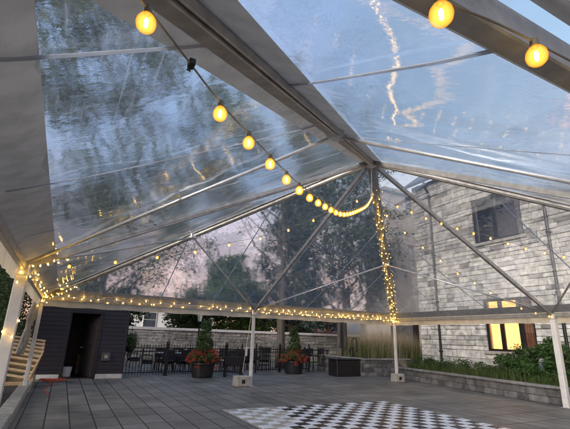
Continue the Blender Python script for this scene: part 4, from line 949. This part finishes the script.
def bush(name, label, loc, blobs, leaves, size, m, seed, group='shrubs in the right planter'):
    rng = np.random.default_rng(seed); t = thing(name, label, 'shrub', loc, 0, group); cs = []; rad = []; cn = []; st = MB()
    for (x, y, z, r_) in blobs:
        k_ = max(6, int(26*r_))
        for k in range(k_):
            d = rng.normal(size=3); d /= np.linalg.norm(d); p = np.array([x, y, z])+d*r_*(.55+.5*rng.random()); p[2] = max(p[2], .08); cs.append(p); rad.append(.2+.12*rng.random())
            if k % 3 == 0: st.tube([(x*.4, y*.4, 0), (x*.8, y*.8, z*.7), tuple(p)], [.02, .013, .005], 5, cap=False)
    n = len(cs); v, nn = leafcloud(np.array(cs), rad, [max(10, leaves//n)]*n, size, rng); leafobj('foliage', v, nn, m, t); st.build('stems', M_BARK, t); return t
bush('viburnum_bush', 'large dense green bush under the lamp lit window', (8.3, -4.6, .38), [(0, -.3, .5, .6), (.2, -1.0, .7, .65), (0, .5, .35, .45), (.1, -.7, 1.0, .42), (0, -1.7, .65, .6), (-.2, -1.2, .3, .6)], 17000, .055, leafmat('leaf_bush', (.03, .07, .02), (.10, .19, .05), .3), 5)
bush('viburnum_bush', 'looser arching bush reaching up before the window frame', (8.5, -2.9, .38), [(0, -.6, .4, .4), (.0, -1.3, .8, .35), (0, .2, .22, .3)], 3200, .06, M_TOP, 6)
bush('viburnum_bush', 'bush nearest the camera behind the right middle post', (8.1, -7.0, .38), [(0, 0, .5, .7), (0, -1, .5, .7), (.2, 1.0, .6, .55)], 9000, .055, M_L1, 7)
for i, (x, y, s_) in enumerate([(8.6, .2, .28), (8.4, -.7, .3), (8.5, -1.5, .34), (8.7, .9, .26)]):
    bush('perennial_clump', ['low leafy clump beside the left downpipe', 'second low leafy clump along the planter cap', 'third and fullest low leafy clump left of the big bush', 'small leafy clump at the far left end of the low planter'][i], (x, y, .38), [(0, 0, s_*.7, s_)], 900, .045, M_TOP, 60+i, 'leafy clumps along the low planter')
t = thing('bare_shrub', 'thin leaning bare stems at the left end of the low planter', 'shrub', (8.1, 1.0, .38)); b = MB(); random.seed(4)
for k in range(7): b.tube([(0, 0, 0), (-.15-.05*k, .05*k, .5), (-.35-.09*k, .1*k, 1.1+.05*k)], [.012, .009, .004], 5)
b.build('stems', mat('stem_pale', (.3, .25, .17), .8), t)

# a scatter of small dry leaves on the pavers
rng = np.random.default_rng(12); n = 260
p = np.stack([rng.uniform(-6, 7, n), rng.uniform(-9, 4, n), np.full(n, .006)], 1); p = p[~((p[:, 0] > -2.5) & (p[:, 0] < 2.2) & (p[:, 1] < -4.1))]; n = len(p)
a = rng.uniform(0, 6.28, n); sz = rng.uniform(.012, .03, n)[:, None]; A_ = np.stack([np.cos(a), np.sin(a), rng.uniform(0, .5, n)], 1)*sz; B_ = np.stack([-np.sin(a), np.cos(a), rng.uniform(0, .3, n)], 1)*sz*.5
v = np.stack([p-A_*[1, 1, 0], p+B_, p+A_, p-B_*[1, 1, 0]], 1).reshape(-1, 3)
tag(leafobj('fallen_leaves', v, n, leafmat('dry_leaf', (.10, .05, .02), (.22, .15, .05), .1)), 'small dry leaves scattered over the pavers', 'leaves', None, 'stuff')
